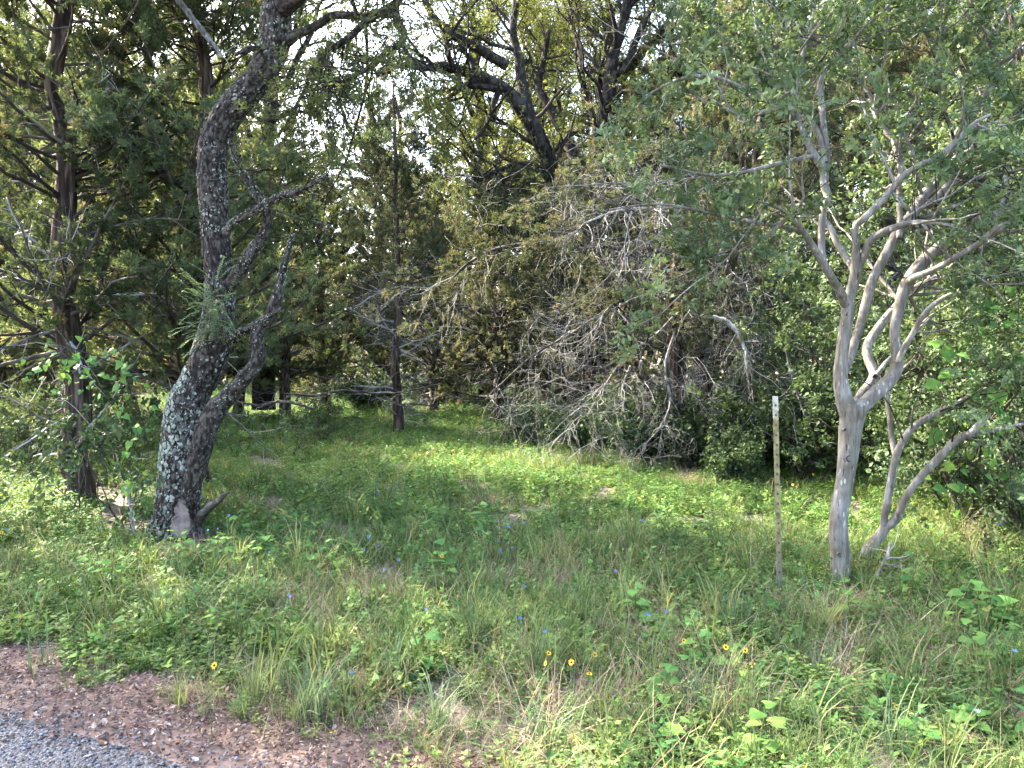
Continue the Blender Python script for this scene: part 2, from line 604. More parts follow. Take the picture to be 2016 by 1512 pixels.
def myrtle_bark():
    m, nt, N, Lk, bs, out = new_mat("myrtle_bark")
    tc = N.new('ShaderNodeTexCoord')
    mp = N.new('ShaderNodeMapping'); mp.inputs['Scale'].default_value = (24, 24, 6)
    Lk.new(tc.outputs['Object'], mp.inputs['Vector'])
    n1 = N.new('ShaderNodeTexNoise'); n1.inputs['Scale'].default_value = 1; n1.inputs['Detail'].default_value = 5
    Lk.new(mp.outputs[0], n1.inputs['Vector'])
    r1 = ramp(N, [(.28, (.115, .106, .096)), (.45, (.18, .17, .16)), (.6, (.25, .24, .23)), (.75, (.33, .32, .31))])
    Lk.new(n1.outputs['Fac'], r1.inputs[0])
    # small pale flake scars
    mp2 = N.new('ShaderNodeMapping'); mp2.inputs['Scale'].default_value = (38, 38, 13)
    Lk.new(tc.outputs['Object'], mp2.inputs['Vector'])
    vo = N.new('ShaderNodeTexVoronoi'); vo.inputs['Scale'].default_value = 1
    Lk.new(mp2.outputs[0], vo.inputs['Vector'])
    r2 = ramp(N, [(.2, (1, 1, 1)), (.27, (0, 0, 0))])
    Lk.new(vo.outputs['Distance'], r2.inputs[0])
    n3 = N.new('ShaderNodeTexNoise'); n3.inputs['Scale'].default_value = 5; n3.inputs['Detail'].default_value = 2
    Lk.new(tc.outputs['Object'], n3.inputs['Vector'])
    r3 = ramp(N, [(.42, (0, 0, 0)), (.52, (1, 1, 1))])
    Lk.new(n3.outputs['Fac'], r3.inputs[0])
    ml = N.new('ShaderNodeMath'); ml.operation = 'MULTIPLY'
    Lk.new(r2.outputs[0], ml.inputs[0]); Lk.new(r3.outputs[0], ml.inputs[1])
    mx = N.new('ShaderNodeMix'); mx.data_type = 'RGBA'
    Lk.new(ml.outputs[0], mx.inputs['Factor']); Lk.new(r1.outputs[0], mx.inputs['A'])
    mx.inputs['B'].default_value = (.46, .43, .41, 1)
    # greenish-brown weather streaks
    mp4 = N.new('ShaderNodeMapping'); mp4.inputs['Scale'].default_value = (42, 42, 3.2)
    Lk.new(tc.outputs['Object'], mp4.inputs['Vector'])
    n4 = N.new('ShaderNodeTexNoise'); n4.inputs['Scale'].default_value = 1; n4.inputs['Detail'].default_value = 4
    Lk.new(mp4.outputs[0], n4.inputs['Vector'])
    r4 = ramp(N, [(.48, (0, 0, 0)), (.68, (1, 1, 1))])
    Lk.new(n4.outputs['Fac'], r4.inputs[0])
    m4 = N.new('ShaderNodeMath'); m4.operation = 'MULTIPLY'; m4.inputs[1].default_value = .85
    Lk.new(r4.outputs[0], m4.inputs[0])
    mx2 = N.new('ShaderNodeMix'); mx2.data_type = 'RGBA'
    Lk.new(m4.outputs[0], mx2.inputs['Factor']); Lk.new(mx.outputs['Result'], mx2.inputs['A'])
    mx2.inputs['B'].default_value = (.115, .092, .062, 1)
    mp5 = N.new('ShaderNodeMapping'); mp5.inputs['Scale'].default_value = (75, 75, 9)
    Lk.new(tc.outputs['Object'], mp5.inputs['Vector'])
    n5 = N.new('ShaderNodeTexNoise'); n5.inputs['Scale'].default_value = 1; n5.inputs['Detail'].default_value = 3
    Lk.new(mp5.outputs[0], n5.inputs['Vector'])
    r5 = ramp(N, [(.64, (0, 0, 0)), (.69, (1, 1, 1))])
    Lk.new(n5.outputs['Fac'], r5.inputs[0])
    mx5 = N.new('ShaderNodeMix'); mx5.data_type = 'RGBA'
    Lk.new(r5.outputs[0], mx5.inputs['Factor']); Lk.new(mx2.outputs['Result'], mx5.inputs['A'])
    mx5.inputs['B'].default_value = (.055, .045, .036, 1)
    n6 = N.new('ShaderNodeTexNoise'); n6.inputs['Scale'].default_value = 6.5; n6.inputs['Detail'].default_value = 4
    Lk.new(tc.outputs['Object'], n6.inputs['Vector'])
    r6 = ramp(N, [(.35, (.62, .60, .52)), (.6, (1.0, 1.0, 1.0)), (.75, (1.2, 1.2, 1.22))])
    Lk.new(n6.outputs['Fac'], r6.inputs[0])
    mx6 = N.new('ShaderNodeMix'); mx6.data_type = 'RGBA'; mx6.blend_type = 'MULTIPLY'; mx6.inputs['Factor'].default_value = 1
    Lk.new(mx5.outputs['Result'], mx6.inputs['A']); Lk.new(r6.outputs[0], mx6.inputs['B'])
    Lk.new(mx6.outputs['Result'], bs.inputs['Base Color'])
    bs.inputs['Roughness'].default_value = .75
    bs.inputs['Specular IOR Level'].default_value = .25
    bp = N.new('ShaderNodeBump'); bp.inputs['Strength'].default_value = .35; bp.inputs['Distance'].default_value = .006
    Lk.new(n4.outputs['Fac'], bp.inputs['Height']); Lk.new(bp.outputs[0], bs.inputs['Normal'])
    return m


M_myrtlebark = myrtle_bark()

# ------------------------------------------------------------------ ground, road, shoulder
def ground_mat():
    m, nt, N, Lk, bs, out = new_mat("forest_soil")
    geo = N.new('ShaderNodeNewGeometry')
    n1 = N.new('ShaderNodeTexNoise'); n1.inputs['Scale'].default_value = 2.2; n1.inputs['Detail'].default_value = 8
    Lk.new(geo.outputs['Position'], n1.inputs['Vector'])
    r = ramp(N, [(.3, (.055, .05, .028)), (.48, (.10, .085, .045)), (.62, (.17, .13, .085)), (.75, (.07, .09, .03))])
    Lk.new(n1.outputs['Fac'], r.inputs[0])
    n2 = N.new('ShaderNodeTexNoise'); n2.inputs['Scale'].default_value = 60; n2.inputs['Detail'].default_value = 4
    Lk.new(geo.outputs['Position'], n2.inputs['Vector'])
    mx = N.new('ShaderNodeMix'); mx.data_type = 'RGBA'; mx.blend_type = 'OVERLAY'; mx.inputs['Factor'].default_value = .6
    Lk.new(r.outputs[0], mx.inputs['A']); Lk.new(n2.outputs['Color'], mx.inputs['B'])
    hs = N.new('ShaderNodeHueSaturation'); hs.inputs['Saturation'].default_value = .75
    Lk.new(mx.outputs['Result'], hs.inputs['Color'])
    Lk.new(hs.outputs[0], bs.inputs['Base Color'])
    bs.inputs['Roughness'].default_value = .95
    bp = N.new('ShaderNodeBump'); bp.inputs['Strength'].default_value = .8; bp.inputs['Distance'].default_value = .03
    Lk.new(n2.outputs['Fac'], bp.inputs['Height']); Lk.new(bp.outputs[0], bs.inputs['Normal'])
    return m


def grid_sheet(xs, ys, zf):
    X, Y = np.meshgrid(xs, ys)
    V = np.stack([X, Y, zf(X, Y)], -1).reshape(-1, 3)
    i = np.arange(len(xs) * len(ys)).reshape(len(ys), len(xs))
    q = np.stack([i[:-1, :-1], i[:-1, 1:], i[1:, 1:], i[1:, :-1]], -1).reshape(-1, 4)
    return V, q


xs = np.concatenate([np.linspace(-150, -16, 24), np.linspace(-15, 15, 121), np.linspace(16, 150, 24)])
ys = np.concatenate([np.linspace(-60, -1, 12), np.linspace(0, 30, 121), np.linspace(31, 200, 40)])
mb = MB()
V, q = grid_sheet(xs, ys, gh)
mb.add(V, None, q)
link("ground", mb.mesh("ground", ground_mat(), smooth=True), kind="structure")

# road edge line and shoulder edge line in plan (read off the photograph, on the ground)
RE0, RE1 = onground(0, 1392)[:2], onground(420, 1512)[:2]
rdir = (RE1 - RE0) / np.linalg.norm(RE1 - RE0)
rnor = np.array([-rdir[1], rdir[0]])        # towards the woods
if rnor[1] < 0:
    rnor = -rnor


def road_dist(x, y):
    """>0 on the wood side of the road edge"""
    return (x - RE0[0]) * rnor[0] + (y - RE0[1]) * rnor[1]


def asphalt_mat():
    m, nt, N, Lk, bs, out = new_mat("chip_seal_asphalt")
    geo = N.new('ShaderNodeNewGeometry')
    vo = N.new('ShaderNodeTexVoronoi'); vo.inputs['Scale'].default_value = 90
    Lk.new(geo.outputs['Position'], vo.inputs['Vector'])
    r = ramp(N, [(0, (.022, .024, .03)), (.5, (.055, .058, .068)), (1, (.12, .125, .14))])
    sp = N.new('ShaderNodeSeparateColor')
    Lk.new(vo.outputs['Color'], sp.inputs[0]); Lk.new(sp.outputs[0], r.inputs[0])
    Lk.new(r.outputs[0], bs.inputs['Base Color'])
    bs.inputs['Roughness'].default_value = .75
    bp = N.new('ShaderNodeBump'); bp.inputs['Strength'].default_value = .9; bp.inputs['Distance'].default_value = .008
    bp.invert = True
    Lk.new(vo.outputs['Distance'], bp.inputs['Height']); Lk.new(bp.outputs[0], bs.inputs['Normal'])
    return m


def strip_sheet(name, d0, d1, z, mat, seed, s0=-14, s1=14, wav=0.12, k=9):
    n = 220
    s = np.linspace(s0, s1, n)
    V = []
    for i, si in enumerate(s):
        e = (float(fbm(np.array([si * 1.1, seed, 0.0]), seed, 4)) - .5) * 2 * wav
        for j in range(k):
            d = d0 + (d1 - d0) * j / (k - 1) + e * (1 if j == k - 1 else 0.0)
            p = RE0 + rdir * si + rnor * d
            V.append((p[0], p[1], float(gh(p[0], p[1])) + z - (0.02 if j == k - 1 else 0)))
    i = np.arange(n * k).reshape(n, k)
    q = np.stack([i[:-1, :-1], i[1:, :-1], i[1:, 1:], i[:-1, 1:]], -1).reshape(-1, 4)
    mb = MB(); mb.add(V, None, q)
    return link(name, mb.mesh(name, mat, smooth=True), kind="structure")


shoulder_m = plain_mat("shoulder_dirt", (.20, .14, .115), (.095, .065, .055), scale=9, rough=.95, bump=.6)
strip_sheet("road_shoulder", -0.35, 0.50, 0.010, shoulder_m, 3, wav=.22, k=14)
strip_sheet("road", -7.5, 0.03, 0.018, asphalt_mat(), 8, wav=.10, k=70)

# loose chips on the asphalt (too small to count)
rng = np.random.default_rng(4)
mb = MB()


def pebble(rng):
    v = []
    for z, k in ((-.35, .8), (.1, 1.0), (.45, .55)):
        for i in range(5):
            a = i / 5 * 6.283 + rng.uniform(-.3, .3)
            r = k * rng.uniform(.75, 1.15)
            v.append((math.cos(a) * r, math.sin(a) * r * .8, z * rng.uniform(.8, 1.2)))
    t = []
    for l in range(2):
        for i in range(5):
            a, b = l * 5 + i, l * 5 + (i + 1) % 5
            t += [[a, b, b + 5], [a, b + 5, a + 5]]
    t += [[10, 11, 12], [10, 12, 13], [10, 13, 14]]
    return np.array(v), np.array(t), np.zeros(15)


peb = [pebble(rng) for _ in range(6)]
n = 4200
s = rng.uniform(-1.2, 2.2, n); d = -np.abs(rng.normal(0, .45, n)) + rng.uniform(0, .22, n)
p2 = RE0[None] + rdir[None] * s[:, None] + rnor[None] * d[:, None]
pos = np.stack([p2[:, 0], p2[:, 1], gh(p2[:, 0], p2[:, 1]) + .020], -1)
stamp(mb, rng, peb, pos, np.tile([0, 0, 1.0], (n, 1)), rng.uniform(.004, .0095, n), jit=.35)
gm = plain_mat("chip_stone", (.17, .175, .195), (.035, .037, .043), use_tint=True, rough=.7)
n = 500
a_ = rng.uniform(0, 6.283, n); r_ = np.sqrt(rng.random(n)) * .5
px_, py_ = 2.16 + np.cos(a_) * r_ * 1.2, 3.18 + np.sin(a_) * r_ * .8
stamp(mb, rng, peb, np.stack([px_, py_, gh(px_, py_) + .006], -1), np.tile([0, 0, 1.0], (n, 1)), rng.uniform(.003, .014, n), jit=.4)
o = link("gravel", mb.mesh("gravel", gm), kind="stuff")
o["label"] = "loose stone chips on the asphalt edge and the bare soil"

# ------------------------------------------------------------------ tree builders
rngT = np.random.default_rng(11)
T_spray = [spray(rngT, 22, .095, .0058) for _ in range(6)]
T_spray_fine = [spray(rngT, 15, .16, .0045) for _ in range(6)]
T_oak = [cluster(rngT, 8, .05, .022, .11) for _ in range(6)]
T_oakfar = [cluster(rngT, 12, .058, .03, .20) for _ in range(6)]
T_myr = [cluster(rngT, 9, .05, .023, .10, 'oval' if k < 1 else 'diamond') for k in range(6)]
T_shrub = [cluster(rngT, 9, .055, .032, .14) for _ in range(6)]
T_broad = [cluster(rngT, 7, .075, .05, .16, 'oval') for _ in range(5)]


def cedar_proto(name, label, seed, H, r0, rad, n1=80, n2=620, n3=4200, bare=.22, mat=None, dead=60, temps=None, ssc=(0.75, 1.3), topl=.25, upang=(50, 85), lean=(0, 0), group=None, loc=(0, 0, 0), wander=.035):
    rng = np.random.default_rng(seed)
    root = thing(name, label, "cedar tree", loc, group=group)
    K = 26
    z = np.linspace(-.15, H, K)
    wx = np.cumsum(rng.normal(0, wander, K)); wy = np.cumsum(rng.normal(0, wander, K))
    wx -= wx[2]; wy -= wy[2]
    P = np.stack([wx + lean[0] * np.clip(z, 0, 99), wy + lean[1] * np.clip(z, 0, 99), z], -1)
    P, _, L = resample(P, z, max(40, int(H / .04)))
    t = np.linspace(0, 1, len(P))
    R = r0 * (1 - t) ** .8 * (1 + .55 * np.exp(-t * H / .18)) + .012
    mb = MB()
    bark_tube(mb, P, R, 28, min(.014, r0 * .12), seed, 'cedar')
    link("trunk", mb.mesh("trunk", M_cedarbark, smooth=True), root)
    PP = P[None]; RR = R[None]
    prof = lambda t: np.clip(.35 + 1.5 * (1 - t), 0, 1.0) * (1 - .55 * np.clip((.35 - t) / .35, 0, 1)) + topl * 0
    B1, R1, t1 = spawn(rng, PP, RR, n1, bare, .985, rad * .6, rad * 1.1, upang[0], upang[1], 9, .13, (0, 0, .03), .22, .026, .006, prof)
    B2, R2, _ = spawn(rng, B1, R1, n2, .14, 1, .2, .6, 25, 70, 6, .16, (0, 0, .04), .55, .02, .0035)
    mb = MB()
    tubes(mb, B1, R1, 5, rng.random(len(B1)) * .5 + .2)
    tubes(mb, B2, R2, 3, rng.random(len(B2)) * .6 + .2)
    link("branches", mb.mesh("branches", M_twig_dark, smooth=True), root, kind="stuff")
    mb = MB()
    p, d, pi = along(rng, B2, n3, .3, 1.02, .02)
    base = np.repeat(rng.random(len(B2))[:, None], 1, 1)[pi, 0]
    stamp(mb, rng, temps or T_spray, p, d + np.array([0, 0, .35]), rng.uniform(ssc[0], ssc[1], n3), np.clip(base * .75 + rng.random(n3) * .3, 0, 1), jit=.55)
    link("crown", mb.mesh("crown", mat or M_cedar), root, kind="stuff")
    if dead:
        D1, Q1, _ = spawn(rng, PP, RR, dead, .06, .5, .4, rad * .8, 50, 100, 8, .14, (0, 0, -.03), .25, .018, .005)
        D2, Q2, _ = spawn(rng, D1, Q1, dead * 7, .2, 1, .15, .55, 25, 75, 5, .22, (0, 0, -.03), .55, .01, .003)
        mb = MB()
        tubes(mb, D1, Q1, 5, rng.random(len(D1)))
        tubes(mb, D2, Q2, 3, rng.random(len(D2)))
        link("dead_twigs", mb.mesh("dead_twigs", M_twig, smooth=True), root, kind="stuff")
    return root


def base_at(px, Y):
    x = (px - CX) / FPX * Y
    return (x, Y, float(gh(x, Y)) - .03)


G_CED = "cedar trees of the wood"
c1 = cedar_proto("cedar_tree", "cedar with shaggy reddish trunk and dark green crown beside the lichen-spotted oak", 21, 8.2, .125, 2.0, 130, 1200, 10500, bare=.2, dead=45, group=G_CED, loc=base_at(137, 7.7))
cA = cedar_proto("cedar_tree", "dark green cedar behind the lichen-spotted oak's lower trunk", 22, 7.6, .12, 2.1, 115, 1050, 9800, bare=.14, dead=14, group=G_CED, loc=base_at(372, 8.4))
cB = cedar_proto("cedar_tree", "slim dark-trunked cedar standing alone in the middle of the clearing", 23, 6.6, .085, 1.5, 70, 520, 4000, bare=.36, wander=.014, dead=70, mat=M_cedar_dry, group=G_CED, loc=base_at(784, 14.6))
cC = cedar_proto("cedar_tree", "olive-brown cedar behind the slim cedar of the clearing, on its right", 24, 5.2, .11, 1.9, 95, 900, 9000, bare=.12, dead=80, mat=M_cedar_dry, group=G_CED, loc=base_at(985, 16.0))

cedars = [  # proto, px, Y, label, rot, scale, zscale
    (cA, 5, 13.0, "cedar whose thin trunk runs along the left edge of the photo", 2.0, .95, 1.05),
    (cA, 560, 16.5, "cedar left of the bright sky gap, behind the oak's side limb", 4.1, .95, .85),
    (cC, 900, 23.0, "small cedar far back between the slim cedar and the background oaks", .7, 1.0, .95),
    (cC, 1170, 14.5, "olive cedar under the forked background oak", 2.2, 1.0, .86),
    (cC, 1480, 13.2, "olive cedar behind the tangle of dead twigs and the steel post", 3.6, 1.1, 1.25),
    (cA, 1650, 15.5, "tall cedar directly behind the pale smooth tree's fork", 5.0, 1.05, 1.15),
    (cC, 1840, 13.0, "cedar behind the limbs of the pale smooth tree, right of its fork", 1.0, 1.15, 1.4),
    (cA, 2010, 11.5, "cedar filling the right edge behind the vine shrubs", .4, 1.0, 1.0),
    (cA, 95, 15.5, "tall cedar between the shaggy trunk and the left edge, further back", 1.3, 1.05, 1.0),
    (cA, 255, 17.5, "cedar far behind the gap between shaggy trunk and oak", 5.5, 1.15, 1.0),
    (cC, 400, 30.0, "cedar far behind, seen just right of the oak's trunk", 2.8, 1.5, 1.3),
    (cC, 1320, 20.0, "cedar far behind the dead twigs, lit from the left", 1.9, 1.2, 1.3),
    (cB, 765, 27.0, "thin dark cedar at the back of the sunny clearing", 1.2, .9, .72),
    (cA, 1230, 24.0, "tall cedar behind both background oaks", .2, 1.25, 1.15),
    (cA, 1560, 23.0, "tall cedar in the back row behind the steel post", 4.4, 1.3, 1.2),
    (cA, 1900, 21.0, "tall cedar in the back row towards the right edge", 3.3, 1.3, 1.15),
    (cA, 470, 16.8, "cedar crown close behind the oak's upper trunk", 1.7, .9, 1.0),
    (cA, 185, 12.2, "cedar between the shaggy trunk and the oak, one row back", 2.9, 1.0, 1.0),
    (cA, -60, 21.0, "cedar far back at the left edge, seen over the nearer cedars", .5, 1.35, 1.15),
    (cA, 130, 17.5, "cedar in the row behind the shaggy cedar, directly over its trunk", 4.6, 1.05, 1.05),
    (cA, 380, 34.0, "cedar in the farthest row behind the leaning oak", 2.1, 1.5, 1.2),
    (cC, 640, 19.5, "cedar behind the sunny clearing, below the bright sky gap", 1.4, 1.12, 1.0),
    (cC, 855, 20.0, "cedar behind the slim cedar, with its top in the sky gap", 3.1, 1.1, 1.05),
    (cC, 745, 26.0, "cedar at the very back of the clearing, straight below the sky gap", 5.2, 1.35, 1.1),
    (cC, 1075, 21.0, "cedar far back beneath the arch of the background oak", 4.9, 1.25, 1.0),
    (cA, -690, 6.9, "unseen roadside cedar past the left edge, added to shade the asphalt corner", 2.3, 1.15, 1.0),  # out of view, added for the shade it throws on the road
    (cA, -420, 15.0, "cedar whose branch tips show at the left edge above the others", .9, 1.1, 1.05),
]
for src, px, Y, lab, rz, sc, zs in cedars:
    copy_tree(src, lab, base_at(px, Y), rz, sc, zs)


# ---- foreground oak ------------------------------------------------------
def flakes(mb, rng, P, R, A, B, n, dens, smin=.004, smax=.016):
    """lichen scales on a limb"""
    k = 0
    K = len(P)
    tries = 0
    while k < n and tries < n * 12:
        tries += 1
        i = rng.integers(1, K - 1)
        th = rng.uniform(0, 2 * math.pi)
        nor = math.cos(th) * A[i] + math.sin(th) * B[i]
        if nor[1] > .35:
            continue
        p = P[i] + nor * R[i] + (P[i + 1] - P[i - 1]) * rng.uniform(-.5, .5)
        if rng.random() > dens(p, nor, i / K):
            continue
        T = nrm(P[i + 1] - P[i - 1]); S = np.cross(nor, T)
        m = rng.integers(6, 9)
        s = smin + (smax - smin) * rng.random() ** 2.2
        an = np.sort(rng.uniform(0, 6.283, m)); rr = s * rng.uniform(.55, 1.25, m)
        ring = p + nor * .001 + (np.cos(an) * rr)[:, None] * S + (np.sin(an) * rr * 1.25)[:, None] * T
        v = np.vstack([p + nor * (.006 + s * .18), ring + nor * .004 * rng.uniform(.3, 1.3, m)[:, None]])
        mb.add(v, [[0, 1 + j, 1 + (j + 1) % m] for j in range(m)], None, rng.random())
        k += 1


def build_oak():
    rng = np.random.default_rng(31)
    Y = 6.35
    b = onground(340, 1068)
    root = thing("oak_tree", "leaning dark oak trunk covered in pale lichen, bare sawn patch at its base", "oak tree", tuple(b))
    tr = [(332, 1095, 118), (338, 1066, 104), (347, 1030, 88), (352, 976, 82), (360, 897, 80), (367, 817, 76), (380, 770, 66), (398, 735, 66), (419, 680, 66), (430, 619, 54), (433, 560, 53), (428, 500, 51), (423, 440, 52), (419, 380, 53), (418, 310, 53), (424, 270, 53), (445, 230, 54), (475, 192, 54), (508, 156, 52), (528, 120, 54), (540, 86, 56), (543, 40, 57), (547, 0, 50), (556, -60, 42), (540, -150, 34), (560, -260, 24), (540, -380, 12)]
    P, R = trace(tr, Y, Y + .1, n=430)
    mb = MB()
    V, A, B, RR = bark_tube(mb, P, R, 92, .013, 3, 'oak')
    trunk = part("trunk", mb, M_oakbark, root, smooth=True)
    li = MB()

    def dens(p, nor, t):
        n = float(fbm(p * 5, 77, 2)); left = max(0, -nor[0]) * .5 + .25
        low = .9 if t < .28 else .45
        return np.clip((n - .42) * 5, 0, 1) * (left + .35) * low + .06
    flakes(li, rng, P, RR.mean(1) + .003, A, B, 2400, dens, .003, .015)

    def denslow(p, nor, t):
        return 1.0 if (.10 < t < .245 and nor[0] < -.25 and float(vnoise(p * 8, 5)) > .38) else (.25 if t < .2 else 0)
    flakes(li, rng, P, RR.mean(1) + .004, A, B, 2200, denslow, .004, .024)
    limbs = [
        ([(372, 985, 34), (384, 930, 40), (397, 880, 42), (411, 834, 42), (428, 803, 40), (450, 780, 32), (474, 752, 29), (498, 724, 27), (510, 698, 25), (505, 671, 24), (512, 647, 24), (531, 623, 24), (542, 595, 21), (551, 560, 15), (559, 524, 12), (567, 495, 9), (576, 460, 5)], Y - .10, Y - .35, .008),
        ([(452, 668, 16), (470, 656, 14), (492, 645, 13), (515, 632, 12), (538, 618, 9), (556, 606, 4)], Y - .05, Y - .45, .004),
        ([(452, 562, 26), (468, 543, 26), (484, 517, 25), (502, 488, 24), (520, 459, 20), (527, 425, 17), (516, 400, 16), (501, 375, 15), (488, 354, 14), (471, 330, 12), (460, 298, 10), (452, 272, 7)], Y - .02, Y - .35, .006),
        ([(444, 458, 16), (464, 437, 15), (487, 423, 15), (518, 406, 15), (546, 389, 14), (591, 375, 12), (618, 362, 8), (645, 345, 4)], Y - .1, Y - .55, .005),
        ([(566, 82, 20), (582, 70, 17), (598, 62, 16), (625, 50, 15), (650, 32, 15), (685, 30, 14), (716, 33, 16), (740, 28, 17), (765, 20, 18), (783, 2, 18), (788, -40, 20), (760, -110, 24), (690, -180, 28), (600, -215, 30)], Y + .05, Y - .3, .005),
        ([(765, 20, 16), (742, 30, 13), (718, 44, 13), (700, 62, 13), (682, 78, 13), (655, 95, 12), (632, 107, 11), (612, 140, 8), (598, 180, 7), (580, 212, 5), (566, 238, 3)], Y - .2, Y - .4, .003),
        ([(778, 15, 16), (782, 40, 15), (795, 62, 14), (792, 82, 13), (775, 96, 12), (752, 110, 11), (735, 128, 10), (712, 142, 9), (690, 155, 8), (660, 180, 6), (640, 205, 4)], Y - .2, Y - .5, .003),
        ([(790, 84, 8), (802, 105, 7), (815, 118, 6), (830, 140, 5), (850, 160, 3)], Y - .35, Y - .5, .002),
        ([(515, 98, 12), (498, 95, 11), (480, 100, 9), (464, 108, 6)], Y - .05, Y - .3, .003),
        ([(556, 10, 46), (590, -14, 34), (640, -70, 30), (720, -110, 26), (800, -200, 18), (900, -250, 10)], Y, Y - .4, .006),
        ([(545, -120, 26), (500, -190, 20), (430, -230, 16), (340, -250, 10)], Y, Y + .8, .005),
        ([(552, -90, 26), (600, -200, 22), (640, -330, 15), (700, -430, 8)], Y, Y + 1.6, .005),
    ]
    PP, RP = [], []
    for k, (sp, y0, y1, dsp) in enumerate(limbs):
        p, r = trace(sp, y0, y1)
        mb = MB()
        V2, A2, B2, R2 = bark_tube(mb, p, r, 24 if k in (0, 2, 4, 9) else 14, dsp, 40 + k, 'oak')
        part("limb", mb, M_oakbark, root, smooth=True)
        a, b2 = resample(p, r, 14)[:2]
        PP.append(a); RP.append(b2)
        if k in (0, 1, 2, 3):
            w = [520, 160, 330, 330][k]
            flakes(li, rng, p, R2.mean(1) + .002, A2, B2, w, lambda pp, nn, t: .25 + .7 * (float(vnoise(pp * 9, 8)) > .5), .003, .010)
    part("lichen", li, M_lichen, root, kind="stuff")
    PP, RP = np.array(PP), np.array(RP)
    # crown: mostly above the picture, hanging sprays inside it
    top = PP[[4, 9, 10, 11]]; rt = RP[[4, 9, 10, 11]]
    tp, trr, _ = resample(P[-90:], R[-90:], 14)
    top = np.concatenate([top, tp[None]]); rt = np.concatenate([rt, trr[None]])
    b1, r1, _ = spawn(rng, top, rt, 46, .3, 1, .9, 2.0, 40, 85, 10, .2, (0, 0, .06), .5, .04, .008, lean=(0, 0, .25))
    b2_, r2_, _ = spawn(rng, b1, r1, 400, .2, 1, .35, .95, 30, 75, 7, .25, (0, 0, .02), .55, .015, .004)
    h1, s1, _ = spawn(rng, PP[[4, 5, 6, 7]], RP[[4, 5, 6, 7]], 130, .25, 1, .2, .7, 25, 75, 7, .22, (-.02, 0, -.05), .5, .008, .0028)
    h2, s2, _ = spawn(rng, h1, s1, 420, .2, 1, .12, .35, 25, 70, 5, .25, (0, 0, -.02), .6, .004, .002)
    d1, q1, _ = spawn(rng, PP[[0, 2, 3]], RP[[0, 2, 3]], 26, .55, 1, .12, .45, 30, 75, 6, .2, (0, 0, -.01), .4, .006, .0022)
    mb = MB()
    for x, y, s in ((b1, r1, 6), (b2_, r2_, 4), (h1, s1, 4), (h2, s2, 3), (d1, q1, 4)):
        tubes(mb, x, y, s, rng.random(len(x)) * .6)
    part("twigs", mb, M_twig_dark, root, kind="stuff", smooth=True)
    mb = MB()
    p, d, _ = along(rng, b2_, 3900, .1, 1, .05)
    keep = (p[:, 2] > 2.2) & ((p[:, 2] - CAMZ) > .44 * p[:, 1] - .8 * (p[:, 1] > 5.6))
    stamp(mb, rng, T_oak, p[keep], d[keep], rng.uniform(.7, 1.2, keep.sum()), jit=.9)
    p, d, _ = along(rng, h2, 1900, .1, 1, .02)
    stamp(mb, rng, T_oak, p, d, rng.uniform(.4, .75, len(p)), rng.random(len(p)) * .6, jit=.9)
    part("crown", mb, M_oakleaf, root, kind="stuff")
    # sawn patch at the foot
    mb = MB()
    cpts = [(331, 1052), (333, 1030), (336, 1018), (341, 1012), (340, 998), (346, 990), (348, 981), (356, 976), (363, 983), (366, 992), (373, 1000), (376, 1014), (381, 1030), (380, 1045), (372, 1056), (352, 1060)]
    m = len(cpts)
    cxp = 357.0
    f = np.array([at(a, c, Y - .200 + .00007 * (a - cxp) ** 2) for a, c in cpts]); bk = np.array([at(a, c, Y - .08) for a, c in cpts])
    inn = np.array([at(cxp + (a - cxp) * .72, 1016 + (c - 1016) * .78, Y - .186 + .008 * math.sin(a * 3.1 + c)) for a, c in cpts])
    c0 = at(357, 1014, Y - .180)
    v = np.vstack([f, bk, inn, c0[None]])
    mb.add(v, [[3 * m, 2 * m + i, 2 * m + (i + 1) % m] for i in range(m)], [[i, i + m, (i + 1) % m + m, (i + 1) % m] for i in range(m)] + [[i, (i + 1) % m, 2 * m + (i + 1) % m, 2 * m + i] for i in range(m)])
    part("sawn_patch", mb, M_barewood, root, label="smooth pinkish bare wood where a limb was sawn off")
    rim = np.vstack([f, f[:2]])
    rp, rr_, _ = resample(rim, np.full(len(rim), .014), 90)
    rp = rp + np.array([0, -.002, 0])
    mb = MB(); bark_tube(mb, rp, rr_ * (1 + .35 * np.sin(np.arange(90) * 1.7)), 9, .006, 73, 'oak'); part("bark_rim", mb, M_oakbark, root, smooth=True)
    # root flare
    for sp in ([(335, 1040, 60), (315, 1065, 46), (298, 1092, 34), (286, 1120, 20)], [(372, 1030, 44), (386, 1058, 36), (397, 1090, 24)]):
        p, r = trace(sp, Y - .04, Y - .25, n=24)
        mb = MB(); bark_tube(mb, p, r, 24, .012, 71, 'oak'); part("root", mb, M_oakbark, root, smooth=True)
    # stub
    p, r = trace([(385, 1030, 24), (400, 1012, 17), (415, 996, 14), (428, 990, 11), (438, 978, 9), (449, 971, 4)], Y - .1, Y - .35, n=22)
    mb = MB(); bark_tube(mb, p, r, 16, .009, 72, 'oak')
    part("broken_stub", mb, M_twig_dark, root, smooth=True, label="weathered grey broken branch stub at the foot")
    # fine pinnate sprig growing on the trunk
    mb = MB()
    c = at(420, 610, Y - .18)
